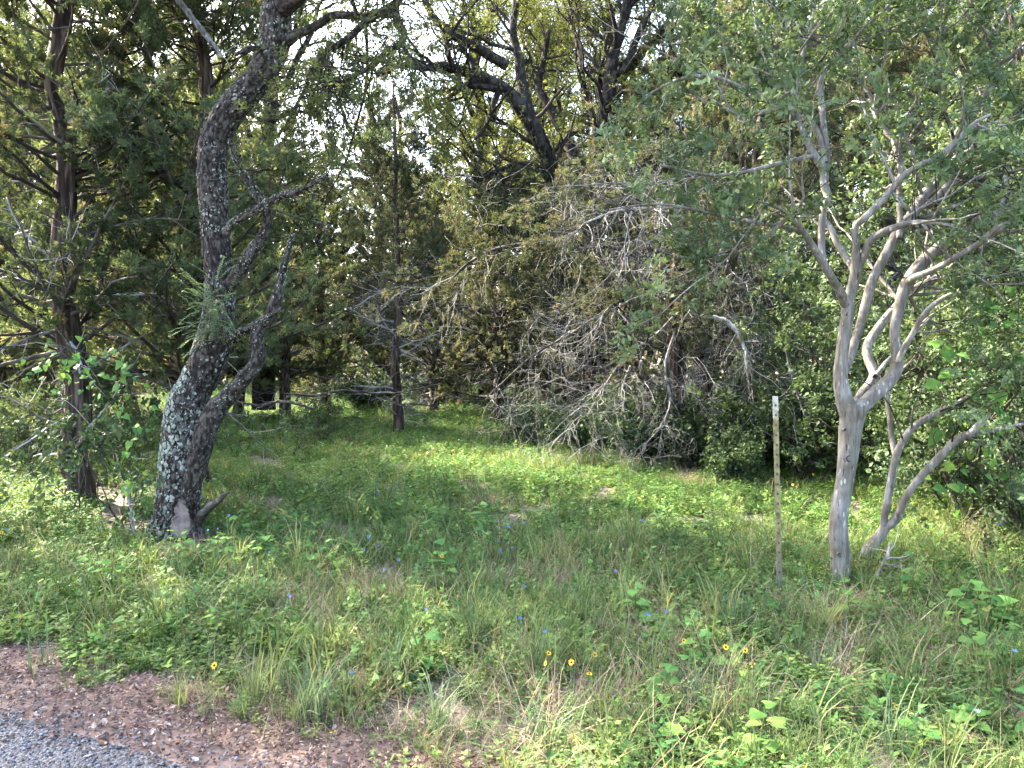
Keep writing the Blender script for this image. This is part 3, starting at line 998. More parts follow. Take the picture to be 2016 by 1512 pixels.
    for i in range(60):
        d = nrm(np.array([rng.normal(-.25, .75), rng.normal(-.35, .4), rng.normal(.1, .65)]))
        p0 = c + np.array([rng.normal(0, .05), rng.normal(-.03, .03), rng.normal(0, .12)])
        Lf = rng.uniform(.16, .34)
        k = 7
        pts = [p0]
        dd = d
        for _ in range(k - 1):
            dd = nrm(dd + np.array([0, 0, -.1]) + rng.normal(size=3) * .05)
            pts.append(pts[-1] + dd * Lf / (k - 1))
        pts = np.array(pts)
        tubes(mb, pts[None], np.full((1, k), .0012), 3, .3)
        side = nrm(np.cross(dd, np.array([0, 0, 1.0])))
        for s in np.linspace(.25, 1, 13):
            f_ = s * (k - 1); i0 = min(int(f_), k - 2); q = pts[i0] + (pts[i0 + 1] - pts[i0]) * (f_ - i0)
            for sg in (-1, 1):
                ld = nrm(side * sg + dd * .5 + rng.normal(size=3) * .15)
                w = nrm(np.cross(ld, np.array([.1, .3, 1.0]))) * .0062
                l = .034
                mb.add(np.array([q, q + ld * l * .5 + w, q + ld * l, q + ld * l * .5 - w]), [[0, 1, 2], [0, 2, 3]], None, rng.random())
    part("fern_sprig", mb, M_sprig, root, kind="stuff", label="pale feathery sprig of tiny leaflets on the trunk")
    return root


build_oak()


# ---- pale smooth-barked tree on the right ------------------------------------
def build_myrtle():
    rng = np.random.default_rng(51)
    Y = 5.12
    b = onground(1653, 1155)
    root = thing("smooth_bark_tree", "pale grey smooth-barked tree with forking sinuous limbs beside the steel post", "tree", tuple(b))
    P, R = trace([(1653, 1175, 36), (1653, 1150, 35), (1654, 1091, 39), (1651, 1056, 37), (1652, 1010, 34), (1663, 951, 34), (1670, 899, 38), (1675, 847, 43), (1679, 815, 48), (1681, 795, 50)], Y, Y, n=120)
    mb = MB(); bark_tube(mb, P, R, 48, .007, 9, 'smooth')
    part("trunk", mb, M_myrtlebark, root, smooth=True)
    limbs = [
        ([(1676, 822, 40), (1664, 790, 34), (1655, 750, 28), (1656, 708, 25), (1663, 656, 26), (1669, 615, 24), (1668, 594, 26)], Y, Y),                                            # 0 L1
        ([(1668, 604, 20), (1655, 576, 18), (1639, 549, 17), (1621, 519, 17), (1600, 486, 14), (1583, 458, 12), (1560, 430, 9), (1530, 408, 7), (1490, 395, 5)], Y, Y - .55),        # 1
        ([(1622, 522, 13), (1618, 486, 13), (1618, 444, 13), (1622, 408, 14), (1630, 388, 14), (1623, 365, 15), (1621, 333, 16), (1604, 306, 13), (1587, 274, 13), (1573, 243, 12), (1563, 215, 12), (1564, 190, 10), (1574, 140, 9), (1585, 90, 8), (1600, 40, 6), (1605, -20, 4)], Y - .05, Y + .25),  # 2
        ([(1566, 218, 11), (1538, 211, 10), (1496, 222, 9), (1465, 229, 8), (1430, 215, 6), (1395, 190, 4)], Y + .1, Y - .3),
        ([(1622, 340, 14), (1628, 308, 13), (1621, 243, 12), (1616, 194, 12), (1618, 149, 11), (1635, 125, 11), (1663, 94, 11), (1698, 62, 10), (1729, 31, 8), (1745, -10, 6), (1760, -60, 4)], Y + .1, Y + .5),  # 4
        ([(1625, 320, 9), (1611, 262, 11), (1590, 236, 11), (1560, 222, 9), (1520, 190, 7), (1490, 150, 5), (1470, 100, 3)], Y + .08, Y + .6),
        ([(1669, 606, 20), (1677, 569, 22), (1684, 538, 22), (1684, 503, 17), (1686, 479, 15), (1682, 448, 14), (1700, 431, 15), (1733, 399, 14), (1753, 375, 13), (1778, 347, 13), (1809, 326, 13), (1844, 312, 13), (1868, 292, 13), (1889, 272, 11), (1915, 245, 8), (1950, 225, 5)], Y, Y - .3),  # 6
        ([(1683, 540, 14), (1674, 521, 13), (1663, 505, 12), (1646, 476, 11), (1635, 448, 10), (1612, 425, 7), (1575, 408, 5)], Y, Y + .3),
        ([(1686, 535, 15), (1702, 502, 15), (1715, 472, 14), (1743, 455, 13), (1774, 444, 12), (1810, 437, 10), (1845, 440, 8), (1890, 445, 5)], Y - .02, Y - .45),
        ([(1663, 735, 12), (1670, 715, 16), (1681, 680, 18), (1694, 639, 18), (1705, 597, 18), (1719, 549, 18), (1745, 500, 19), (1767, 458, 19), (1792, 427, 20), (1816, 392, 21), (1838, 364, 22), (1862, 340, 18), (1890, 300, 15), (1930, 265, 12), (1980, 250, 9)], Y + .05, Y + .55),  # 9 L2
        ([(1830, 402, 14), (1858, 375, 14), (1878, 351, 14), (1889, 319, 14), (1891, 285, 12), (1905, 240, 11), (1941, 187, 13), (1962, 149, 12), (1968, 126, 11), (1957, 108, 9), (1955, 85, 8), (1970, 48, 6), (1990, 10, 4)], Y + .3, Y + .2),
        ([(1685, 800, 20), (1695, 778, 18), (1712, 757, 19), (1721, 736, 19), (1710, 708, 18), (1707, 684, 18), (1719, 660, 18), (1740, 632, 17), (1760, 608, 16), (1800, 570, 15), (1850, 545, 13), (1900, 520, 10), (1960, 500, 7)], Y + .05, Y + .7),   # 11 R1
        ([(1683, 815, 38), (1701, 797, 28), (1726, 772, 28), (1753, 747, 27), (1767, 719, 25), (1765, 694, 21), (1762, 646, 20), (1771, 604, 22), (1781, 569, 24), (1799, 538, 25), (1820, 514, 26), (1847, 492, 26), (1878, 466, 25), (1906, 444, 24), (1945, 430, 20), (1990, 410, 16), (2040, 390, 12)], Y - .02, Y + .1),  # 12 R2
        ([(1790, 555, 16), (1802, 545, 14), (1830, 535, 13), (1858, 521, 12), (1885, 505, 12), (1927, 479, 13), (1958, 455, 14), (1995, 438, 13), (2035, 425, 10)], Y - .08, Y - .6),
        ([(1768, 712, 14), (1778, 690, 13), (1795, 660, 12), (1813, 628, 11), (1833, 604, 11), (1865, 583, 10), (1906, 566, 9), (1955, 538, 7), (2000, 520, 5)], Y - .05, Y - .4),
        ([(1723, 742, 10), (1735, 726, 10), (1750, 708, 9), (1775, 685, 8), (1800, 655, 7), (1840, 620, 5)], Y + .05, Y + .5),
        ([(1758, 372, 11), (1775, 345, 12), (1770, 310, 12), (1762, 285, 11), (1742, 255, 10), (1722, 225, 8), (1715, 190, 8), (1690, 160, 7), (1665, 135, 6), (1640, 100, 4)], Y + .25, Y + .7),
        ([(1770, 470, 10), (1772, 430, 10), (1770, 395, 10), (1768, 360, 9), (1750, 330, 7), (1760, 290, 5)], Y + .2, Y + .5),
    ]
    limbs += [
        ([(1573, 243, 9), (1530, 205, 8), (1480, 180, 7), (1400, 150, 6), (1330, 160, 5), (1270, 190, 3)], Y + .15, Y - .1),
        ([(1583, 458, 9), (1540, 446, 8), (1480, 436, 7), (1400, 420, 6), (1300, 402, 5), (1200, 412, 3)], Y - .3, Y - .5),
        ([(1604, 306, 9), (1550, 318, 8), (1480, 335, 7), (1400, 345, 6), (1300, 325, 4)], Y + .1, Y - .4),
        ([(1555, 425, 8), (1500, 470, 7), (1440, 500, 5), (1380, 505, 3)], Y - .4, Y - .2),
    ]
    PP, RP = [], []
    for k, (sp, y0, y1) in enumerate(limbs):
        p, r = trace(sp, y0, y1, n=None)
        mb = MB()
        bark_tube(mb, p, r, 28 if k in (0, 9, 11, 12) else 16, .0045, 90 + k, 'smooth')
        part("limb", mb, M_myrtlebark, root, smooth=True)
        a, c, _ = resample(p, r, 16)
        PP.append(a); RP.append(c)
    # knot holes
    dk = plain_mat("knot_hole", (.05, .04, .035), (.012, .01, .009), scale=40)
    for (x, y, s, YY) in ((1654, 1092, 4.5, Y - .067), (1670, 618, 5, Y - .043), (1673, 903, 9, Y - .063), (1738, 766, 4, Y - .05), (1664, 846, 3, Y - .07)):
        mb = MB()
        c = at(x, y, YY)
        w = s / FPX * Y
        th = np.linspace(0, 2 * math.pi, 11)[:-1]
        ring = np.array([c + np.array([math.cos(a) * w * .8, .006 * abs(math.cos(a)), math.sin(a) * w * .75]) for a in th])
        lip = np.array([c + np.array([math.cos(a) * w * 1.3, .016, math.sin(a) * w * 1.2]) for a in th])
        v = np.vstack([[c + np.array([0, .012, 0])], ring, lip])
        mb.add(v, [[0, 1 + i, 1 + (i + 1) % 10] for i in range(10)], None, .2)
        mb.add(v[1:], None, [[i, i + 10, (i + 1) % 10 + 10, (i + 1) % 10] for i in range(10)], .8, 1)
        part("knot", mb, [dk, M_myrtlebark], root)
    PP, RP = np.array(PP), np.array(RP)
    up = [1, 2, 3, 4, 5, 6, 7, 8, 9, 10, 11, 12, 13, 14, 15, 16, 17, 18, 19, 20, 21]
    A, Ra = PP[up][:, 7:], RP[up][:, 7:]
    b1, r1, _ = spawn(rng, A, Ra, 150, .1, 1, .4, 1.25, 30, 75, 9, .18, (0, 0, .045), .55, .016, .005)
    b2, r2, _ = spawn(rng, b1, r1, 760, .15, 1, .2, .6, 30, 75, 6, .25, (0, 0, .02), .55, .008, .0026)
    b3, r3, _ = spawn(rng, A, Ra, 60, .0, 1, .15, .5, 40, 80, 6, .25, (0, 0, .02), .35, .006, .0024)
    mb = MB()
    tubes(mb, b1, r1, 6, rng.random(len(b1)) * .8, mat=1)
    tubes(mb, b2, r2, 4, rng.random(len(b2)) * .8)
    tubes(mb, b3, r3, 4, rng.random(len(b3)))
    part("twigs", mb, [M_twig_dark, M_myrtlebark], root, kind="stuff", smooth=True)
    mb = MB()
    allb = np.concatenate([b2, b3])
    p, d, _ = along(rng, allb, 7600, .25, 1.0, .035)
    # the crown is thick above and outside, open round the pale limbs
    px = CX + p[:, 0] / p[:, 1] * FPX; py = HOR - (p[:, 2] - CAMZ) / p[:, 1] * FPX
    inner = (px > 1600) & (px < 1840) & (py > 430)
    keep = ~inner & (py < 720) & (p[:, 1] > 3.9) & (px > 1235 + 60 * np.sin(py / 60.0))
    keep &= ~((px < 1330) & (py < 430) & (rng.random(len(p)) < .6))
    keep &= (rng.random(len(p)) < np.clip(fbm(p * 1.5, 12, 2) * 3.6 - .95, .05, 1))
    stamp(mb, rng, T_myr, p[keep], d[keep] + np.array([0, 0, .25]), rng.uniform(.6, 1.15, keep.sum()), jit=.7)
    part("crown", mb, M_myrtle, root, kind="stuff")
    # second, lower tree beside it
    Y2 = 5.55
    b = onground(1712, 1105)
    r2t = thing("smooth_bark_sapling", "low pale sapling with two leaning stems right of the smooth-barked tree", "sapling", tuple(b))
    stems = [
        ([(1700, 1110, 30), (1708, 1086, 26), (1722, 1068, 24), (1736, 1050, 22), (1744, 1030, 18)], Y2, Y2, "trunk"),
        ([(1740, 1045, 14), (1741, 1015, 14), (1747, 986, 14), (1757, 934, 14), (1764, 899, 14), (1774, 875, 14), (1792, 847, 13), (1819, 826, 13), (1851, 809, 12), (1889, 792, 10), (1930, 770, 8), (1975, 752, 5)], Y2, Y2 - .2, "stem"),
        ([(1745, 1038, 16), (1760, 1026, 16), (1771, 1008, 15), (1780, 985, 15), (1799, 955, 14), (1826, 924, 15), (1858, 892, 15), (1885, 865, 16), (1913, 854, 14), (1940, 850, 11), (1975, 843, 9), (2012, 835, 7), (2050, 830, 4)], Y2, Y2 - .5, "stem"),
        ([(1764, 905, 10), (1760, 885, 11), (1755, 860, 10), (1750, 812, 9), (1747, 778, 9), (1758, 750, 8), (1790, 715, 6), (1815, 690, 4)], Y2, Y2 + .3, "limb"),
        ([(1905, 858, 11), (1922, 842, 12), (1941, 822, 11), (1946, 816, 8)], Y2 - .38, Y2 - .42, "limb"),
    ]
    Q, QR = [], []
    for k, (sp, y0, y1, nm) in enumerate(stems):
        p, r = trace(sp, y0, y1)
        mb = MB(); bark_tube(mb, p, r, 20, .005, 130 + k, 'smooth'); part(nm, mb, M_myrtlebark, r2t, smooth=True)
        a, c, _ = resample(p, r, 12); Q.append(a); QR.append(c)
    Q, QR = np.array(Q)[1:4], np.array(QR)[1:4]
    b1, r1, _ = spawn(rng, Q, QR, 26, .45, 1, .25, .8, 30, 75, 7, .2, (0, 0, .04), .5, .008, .003)
    b2, r2, _ = spawn(rng, b1, r1, 80, .2, 1, .12, .35, 30, 75, 5, .25, (0, 0, .0), .6, .004, .002)
    mb = MB(); tubes(mb, b1, r1, 5, rng.random(len(b1))); tubes(mb, b2, r2, 3, rng.random(len(b2)))
    part("twigs", mb, M_twig_dark, r2t, kind="stuff", smooth=True)
    mb = MB(); p, d, _ = along(rng, b2, 260, .3, 1, .02)
    stamp(mb, rng, T_myr, p, d, rng.uniform(.6, 1.0, len(p)), jit=.7)
    part("crown", mb, M_myrtle, r2t, kind="stuff")


build_myrtle()


# ---- background oaks ----------------------------------------------------------
def far_oak(label, limbs, Y, seed, bpx, nleaf=7000, n1=60, lift=.3):
    rng = np.random.default_rng(seed)
    b = base_at(bpx, Y)
    root = thing("oak_tree", label, "oak tree", b, group="oaks of the wood")
    PP, RP = [], []
    for k, (sp, y0, y1) in enumerate(limbs):
        p, r = trace(sp, y0, y1)
        r = r * 1.15
        mb = MB()
        bark_tube(mb, p, r, 20 if k == 0 else 12, .012 if k == 0 else .007, seed + k, 'oak')
        part("trunk" if k == 0 else "limb", mb, M_oakbark_far, root, smooth=True)
        a, c, _ = resample(p, r, 14); PP.append(a); RP.append(c)
    PP, RP = np.array(PP), np.array(RP)
    A, Ra = PP[:, 5:], RP[:, 5:]
    b1, r1, _ = spawn(rng, A, Ra, n1, .1, 1, .9, 2.6, 35, 80, 9, .22, (0, 0, .06), .5, .06, .012, lean=(0, 0, lift))
    b2, r2, _ = spawn(rng, b1, r1, n1 * 7, .15, 1, .4, 1.1, 30, 75, 6, .25, (0, 0, .02), .5, .02, .005)
    mb = MB(); tubes(mb, b1, r1, 5, rng.random(len(b1)) * .4); tubes(mb, b2, r2, 3, rng.random(len(b2)) * .4)
    part("twigs", mb, M_twig_dark, root, kind="stuff", smooth=True)
    mb = MB(); p, d, _ = along(rng, b2, nleaf, .1, 1, .09)
    sk = PP.reshape(-1, 3)
    near = np.zeros(len(p), bool)
    for q in sk:
        near |= (np.hypot(p[:, 0] - q[0], p[:, 2] - q[2]) < .5) & (p[:, 1] < q[1] + .2)
    kp = ~near | (rng.random(len(p)) < .06)
    p, d = p[kp], d[kp]; nleaf = len(p)
    stamp(mb, rng, T_oakfar, p, d, rng.uniform(.7, 1.3, nleaf), jit=.9)
    part("crown", mb, M_oakleaf, root, kind="stuff")
    return root


oakA = far_oak("background oak whose dark trunk arches left under the sky gap", [
    ([(1125, 800, 40), (1120, 700, 38), (1115, 560, 36), (1108, 450, 34), (1103, 405, 31), (1088, 350, 30), (1072, 300, 28), (1052, 255, 27), (1032, 222, 25), (1008, 190, 23), (980, 168, 21), (945, 152, 19), (905, 138, 17), (870, 130, 15), (835, 133, 12), (790, 128, 9), (740, 150, 6)], 17, 16.2),
    ([(1045, 245, 24), (1035, 200, 22), (1027, 165, 20), (1022, 120, 16), (1010, 60, 13), (1015, 0, 11), (1000, -80, 8)], 16.6, 17.2),
    ([(1100, 395, 16), (1075, 345, 15), (1040, 325, 12), (1000, 330, 10), (960, 345, 8), (920, 360, 5)], 16.8, 15.8),
    ([(985, 170, 12), (968, 215, 9), (955, 250, 7), (935, 275, 4)], 16.5, 16.2),
    ([(1000, 130, 18), (965, 110, 17), (935, 92, 16), (900, 74, 15), (878, 58, 14), (856, 36, 12), (838, 4, 11), (820, -50, 8), (790, -110, 5)], 16.9, 16.4),
    ([(1020, 190, 13), (985, 178, 12), (945, 170, 10), (905, 172, 9), (865, 180, 6)], 16.7, 15.9),
    ([(1105, 330, 10), (1125, 318, 12), (1143, 320, 12), (1155, 340, 13), (1165, 370, 13)], 16.9, 17.6),
], 17, 61, 1125, 7000)
oakB = far_oak("background oak with steep dark limbs rising towards the top edge, right of the arching oak", [
    ([(1165, 800, 40), (1168, 600, 36), (1165, 450, 34), (1168, 390, 32), (1180, 350, 28), (1190, 310, 26), (1183, 268, 26), (1193, 220, 24), (1200, 175, 23), (1203, 140, 20), (1212, 95, 17), (1225, 45, 15), (1235, 0, 14), (1235, -70, 11), (1255, -150, 7)], 18, 18),
    ([(1165, 385, 24), (1150, 350, 22), (1135, 322, 20), (1118, 280, 19), (1095, 235, 18), (1078, 205, 16), (1060, 170, 12), (1070, 120, 10), (1080, 60, 8)], 18, 18.8),
    ([(1205, 150, 13), (1228, 137, 12), (1243, 105, 12), (1258, 65, 11), (1275, 30, 10), (1290, -5, 9), (1310, -80, 6)], 18, 17.5),
    ([(1175, 310, 13), (1170, 240, 11), (1150, 170, 9), (1140, 100, 7), (1120, 30, 5)], 18.2, 19.5),
], 18, 62, 1168, 7200)
copy_tree(oakB, "sunlit oak far behind the steel post, top right of the arching oak", base_at(1450, 24.5), 2.2, 1.05)
copy_tree(oakA, "yellow-green oak in the back row behind the slim cedar", base_at(935, 29.0), 1.6, .95)
copy_tree(oakB, "pale sunlit oak filling the sky left of the steep-limbed oak, far back", base_at(1050, 26.5), 5.1, 1.1)
copy_tree(oakA, "oak far back whose leaves fill the sky above the dead twigs", base_at(1330, 27.0), 3.0, 1.12)
copy_tree(oakB, "oak far back, its thin crown left of the bright sky gap", base_at(470, 31.0), 2.7, 1.1)
copy_tree(oakA, "oak far back, its crown right of the bright sky gap", base_at(860, 33.0), .3, 1.2)
copy_tree(oakA, "sunlit oak close behind the arching oak, its leaves seen through the arch", base_at(1150, 21.5), 2.0, 1.1)
copy_tree(oakB, "sunlit oak behind the arch's left end, right of the sky gap", base_at(960, 23.0), 4.2, 1.05)
copy_tree(oakA, "sunlit oak behind the steep-limbed oak, left of the pale tree's crown", base_at(1390, 21.0), 5.4, 1.1)
copy_tree(oakB, "oak behind the leaning lichen-spotted oak, its leaves around the sky gap", base_at(520, 16.8), 1.1, .92)
copy_tree(oakB, "oak in the back row behind the pale smooth tree", base_at(1760, 23.5), 4.0, 1.0)
copy_tree(oakB, "oak far back at the left, behind the shaggy cedar", base_at(230, 31.0), .6, 1.05)


# ---- dead twig tangle ----------------------------------------------------------
def dead_cedar():
    rng = np.random.default_rng(81)
    loc = base_at(1345, 11.2)
    root = thing("dead_cedar", "half-dead cedar with a dense tangle of bare grey twigs drooping to the ground", "cedar tree", loc)
    trunks = [
        [(1345, 905, 30), (1340, 800, 28), (1330, 700, 26), (1322, 600, 24), (1335, 500, 20), (1350, 400, 15), (1345, 300, 9)],
        [(1350, 905, 24), (1300, 800, 22), (1255, 720, 19), (1225, 640, 17), (1195, 560, 13), (1180, 480, 8)],
        [(1352, 905, 24), (1390, 780, 20), (1420, 680, 16), (1440, 580, 12), (1450, 470, 7)],
    ]
    PP, RP = [], []
    for k, sp in enumerate(trunks):
        p, r = trace(sp, 11.2, 11.2 - [0, .9, .6][k])
        mb = MB(); bark_tube(mb, p, r, 16, .01, 180 + k, 'cedar'); part("trunk" if k == 0 else "limb", mb, M_cedarbark, root, smooth=True)
        a, c, _ = resample(p, r, 14); PP.append(a); RP.append(c)
    limbs = [
        [(1290, 600, 12), (1230, 590, 11), (1180, 620, 9), (1120, 660, 7), (1050, 700, 6), (960, 780, 4)],
        [(1320, 500, 12), (1240, 480, 12), (1150, 490, 11), (1060, 480, 12), (980, 490, 11), (920, 520, 8), (880, 560, 5)],
        [(1345, 430, 10), (1300, 415, 9), (1250, 410, 8), (1200, 420, 7), (1150, 440, 5)],
        [(1340, 560, 10), (1370, 620, 9), (1420, 630, 8), (1450, 655, 7), (1468, 690, 6), (1470, 725, 4)],
        [(1330, 650, 9), (1310, 720, 8), (1320, 790, 7), (1300, 840, 6), (1265, 880, 4)],
        [(1250, 700, 8), (1225, 770, 7), (1235, 850, 5), (1222, 900, 4)],
        [(1330, 620, 10), (1290, 660, 8), (1235, 700, 6), (1190, 760, 5), (1150, 830, 3)],
        [(1345, 480, 9), (1400, 500, 8), (1450, 540, 7), (1500, 600, 5), (1520, 680, 3)],
    ]
    for k, sp in enumerate(limbs):
        p, r = trace(sp, 10.9, 9.4 + .15 * k)
        r = r * .62
        mb = MB(); bark_tube(mb, p, r, 10, .004, 190 + k, 'oak'); part("limb", mb, M_twig if k not in (0, 1) else M_twig_dark, root, smooth=True)
        a, c, _ = resample(p, r, 14); PP.append(a); RP.append(c)
    PP, RP = np.array(PP), np.array(RP)
    L1, R1, _ = spawn(rng, PP, RP, 230, .2, 1, .5, 1.6, 35, 85, 9, .2, (0, -.02, -.07), .45, .007, .0032, lean=(0, -.25, -.1))
    L2, R2, _ = spawn(rng, L1, R1, 1700, .15, 1, .25, .85, 30, 80, 7, .27, (0, 0, -.05), .6, .004, .0019)
    L3, R3, _ = spawn(rng, L2, R2, 3400, .2, 1, .1, .35, 30, 80, 5, .3, (0, 0, -.03), .7, .0025, .0014)
    mb = MB()
    tubes(mb, L1, R1, 5, rng.random(len(L1))); tubes(mb, L2, R2, 3, rng.random(len(L2)) ** .7); tubes(mb, L3, R3, 3, rng.random(len(L3)) ** .7)
    part("dead_twigs", mb, M_twig, root, kind="stuff", smooth=True)
    up, ur, _ = spawn(rng, PP[[0, 1, 2, 4, 5]], RP[[0, 1, 2, 4, 5]], 60, .35, 1, .5, 1.6, 30, 80, 8, .15, (0, 0, .02), .4, .02, .005)
    u2, v2, _ = spawn(rng, up, ur, 420, .2, 1, .2, .6, 30, 70, 5, .2, (0, 0, 0), .5, .01, .003)
    mb = MB(); tubes(mb, up, ur, 4, .4); tubes(mb, u2, v2, 3, .4)
    part("branches", mb, M_twig_dark, root, kind="stuff", smooth=True)
    mb = MB(); p, d, _ = along(rng, u2, 4600, .3, 1, .03)
    keep = p[:, 2] > .9
    stamp(mb, rng, T_spray, p[keep], d[keep], rng.uniform(.6, 1.2, keep.sum()), jit=.5)
    # fresh green sprays low in the tangle
    for (x, y, Yy, n, sx) in ((1095, 615, 9.6, 60, .35), (925, 692, 9.8, 55, .35), (1175, 575, 9.4, 30, .2), (1560, 560, 9.9, 40, .3), (1300, 640, 9.5, 25, .3)):
        c = at(x, y, Yy)
        p = c + rng.normal(size=(n, 3)) * np.array([sx, .25, .12])
        stamp(mb, rng, T_spray, p, np.tile([.5, 0, .25], (n, 1)), rng.uniform(.6, 1.0, n), .8, jit=.4)
    part("crown", mb, M_cedar_dry, root, kind="stuff")


dead_cedar()


# ---- shrubs and saplings ---------------------------------------------------------
def shrub_proto(name, label, seed, H, W, nst, n2, n3, temps, mat, cat="shrub", loc=(0, 0, 0), group=None, rst=.012, low=0.15, sc=(.7, 1.2), bark=None):
    rng = np.random.default_rng(seed)
    root = thing(name, label, cat, loc, group=group)
    K = 9
    P = np.zeros((nst, K, 3))
    d = np.zeros((nst, 3))
    ph = rng.uniform(0, 6.283, nst); el = rng.uniform(.5, 1.35, nst)
    d[:, 0] = np.cos(ph) * np.cos(el) * W; d[:, 1] = np.sin(ph) * np.cos(el) * W; d[:, 2] = np.sin(el)
    d = nrm(d)
    P[:, 0, :2] = rng.normal(0, .07, (nst, 2)); P[:, 0, 2] = -.05
    L = H * rng.uniform(.7, 1.15, nst)
    for k in range(1, K):
        d = nrm(d + rng.normal(size=d.shape) * .14 + np.array([0, 0, .02]))
        P[:, k] = P[:, k - 1] + d * (L / (K - 1))[:, None]
    R = rst * np.linspace(1, .3, K)[None] * rng.uniform(.6, 1.1, nst)[:, None]
    for i in range(nst):
        mb = MB()
        p, r, _ = resample(P[i], R[i], 18)
        tubes(mb, p[None], r[None], 7, .5)
        link("stem", mb.mesh("stem", bark or M_twig_dark, smooth=True), root)
    b1, r1, _ = spawn(rng, P, R, n2, low, 1, .25 * H, .5 * H, 30, 80, 7, .2, (0, 0, .02), .5, .01, .003)
    mb = MB(); tubes(mb, b1, r1, 3, rng.random(len(b1)) * .7)
    link("twigs", mb.mesh("twigs", bark or M_twig_dark, smooth=True), root, kind="stuff")
    mb = MB(); p, dd, _ = along(rng, b1, n3, .15, 1, .03)
    ok = p[:, 2] > .03
    stamp(mb, rng, temps, p[ok], dd[ok] + np.array([0, 0, .2]), rng.uniform(sc[0], sc[1], ok.sum()), jit=.8)
    link("crown", mb.mesh("crown", mat), root, kind="stuff")
    return root


G_SH = "leafy shrubs of the underwood"
s1 = shrub_proto("shrub", "dark leafy shrub below the dead twigs, left of the steel post", 301, 1.0, 1.1, 9, 70, 900, T_broad, M_shrub, loc=base_at(1400, 10.2), group=G_SH)
s2 = shrub_proto("shrub", "tall many-stemmed shrub at the right edge behind the two-stemmed sapling", 302, 2.6, .9, 12, 150, 2100, T_shrub, M_shrub, loc=base_at(1905, 7.2), group=G_SH, rst=.02)
s3 = shrub_proto("shrub", "thin twiggy shrub between the steel post and the smooth-barked tree", 303, 1.5, .7, 12, 110, 420, T_shrub, M_shrub, loc=base_at(1590, 9.4), group=G_SH, rst=.009)
s4 = shrub_proto("sapling", "broad-leaved sapling in front of the shaggy cedar trunk", 304, 1.35, .6, 5, 30, 110, T_broad, M_shrub, cat="sapling", loc=base_at(170, 6.9), group="broad-leaved saplings", rst=.008, low=.5, sc=(.65, 1.0))
sh = [
    (s1, 1280, 10.6, "dark leafy shrub under the middle of the dead twig tangle", 1.1, 1.0),
    (s1, 1500, 10.8, "dark leafy shrub directly behind the steel post", 2.7, 1.25),
    (s1, 1610, 10.4, "dark leafy shrub behind the smooth-barked tree's trunk", 4.0, 1.15),
    (s1, 1160, 11.6, "low leafy shrub at the left end of the dead twig tangle", .3, .8),
    (s1, 1440, 9.3, "low leafy shrub in front of the dead tangle, nearest the steel post", 5.0, .7),
    (s1, 1035, 12.8, "small leafy shrub right of the slim cedar", 2.0, .7),
    (s2, 2010, 8.3, "tall leafy shrub cut off by the right edge", 2.0, 1.15),
    (s2, 1790, 9.0, "tall leafy shrub behind the pale tree's right-hand limbs", 4.2, 1.05),
    (s2, 2050, 6.6, "leafy shrub filling the right edge above the vine leaves", 5.5, .85),
    (s2, 1700, 10.5, "tall leafy shrub behind the fork of the pale tree", .8, 1.1),
    (s3, 640, 12.5, "thin twiggy shrub in the shade left of the slim cedar", 1.0, .7),
    (s3, 1860, 8.6, "thin twiggy shrub behind the leaning sapling stems", 3.0, 1.0),
    (s3, 230, 9.2, "thin twiggy shrub between the shaggy cedar and the oak", 2.2, .9),
    (s3, 40, 9.8, "thin twiggy shrub at the left edge behind the sunny grass", 4.0, .8),
    (s4, 235, 6.75, "broad-leaved sapling leaning towards the oak's trunk", 2.2, .85),
    (s4, 560, 10.8, "low broad-leaved sapling in the shade just right of the oak", 4.0, .6),
    (s4, 470, 11.6, "small broad-leaved sapling half hidden by the oak's side limb", 1.0, .7),
    (s1, 90, 12.5, "dark shrub at the foot of the cedars at the left", 3.3, 1.0),
    (s1, 720, 20.0, "shrub at the back edge of the sunny clearing", 1.2, 1.1),
    (s1, 860, 22.0, "shrub at the back of the clearing right of the slim cedar", 3.9, 1.2),
]
for src, px, Y, lab, rz, sc in sh:
    copy_tree(src, lab, base_at(px, Y), rz, sc)

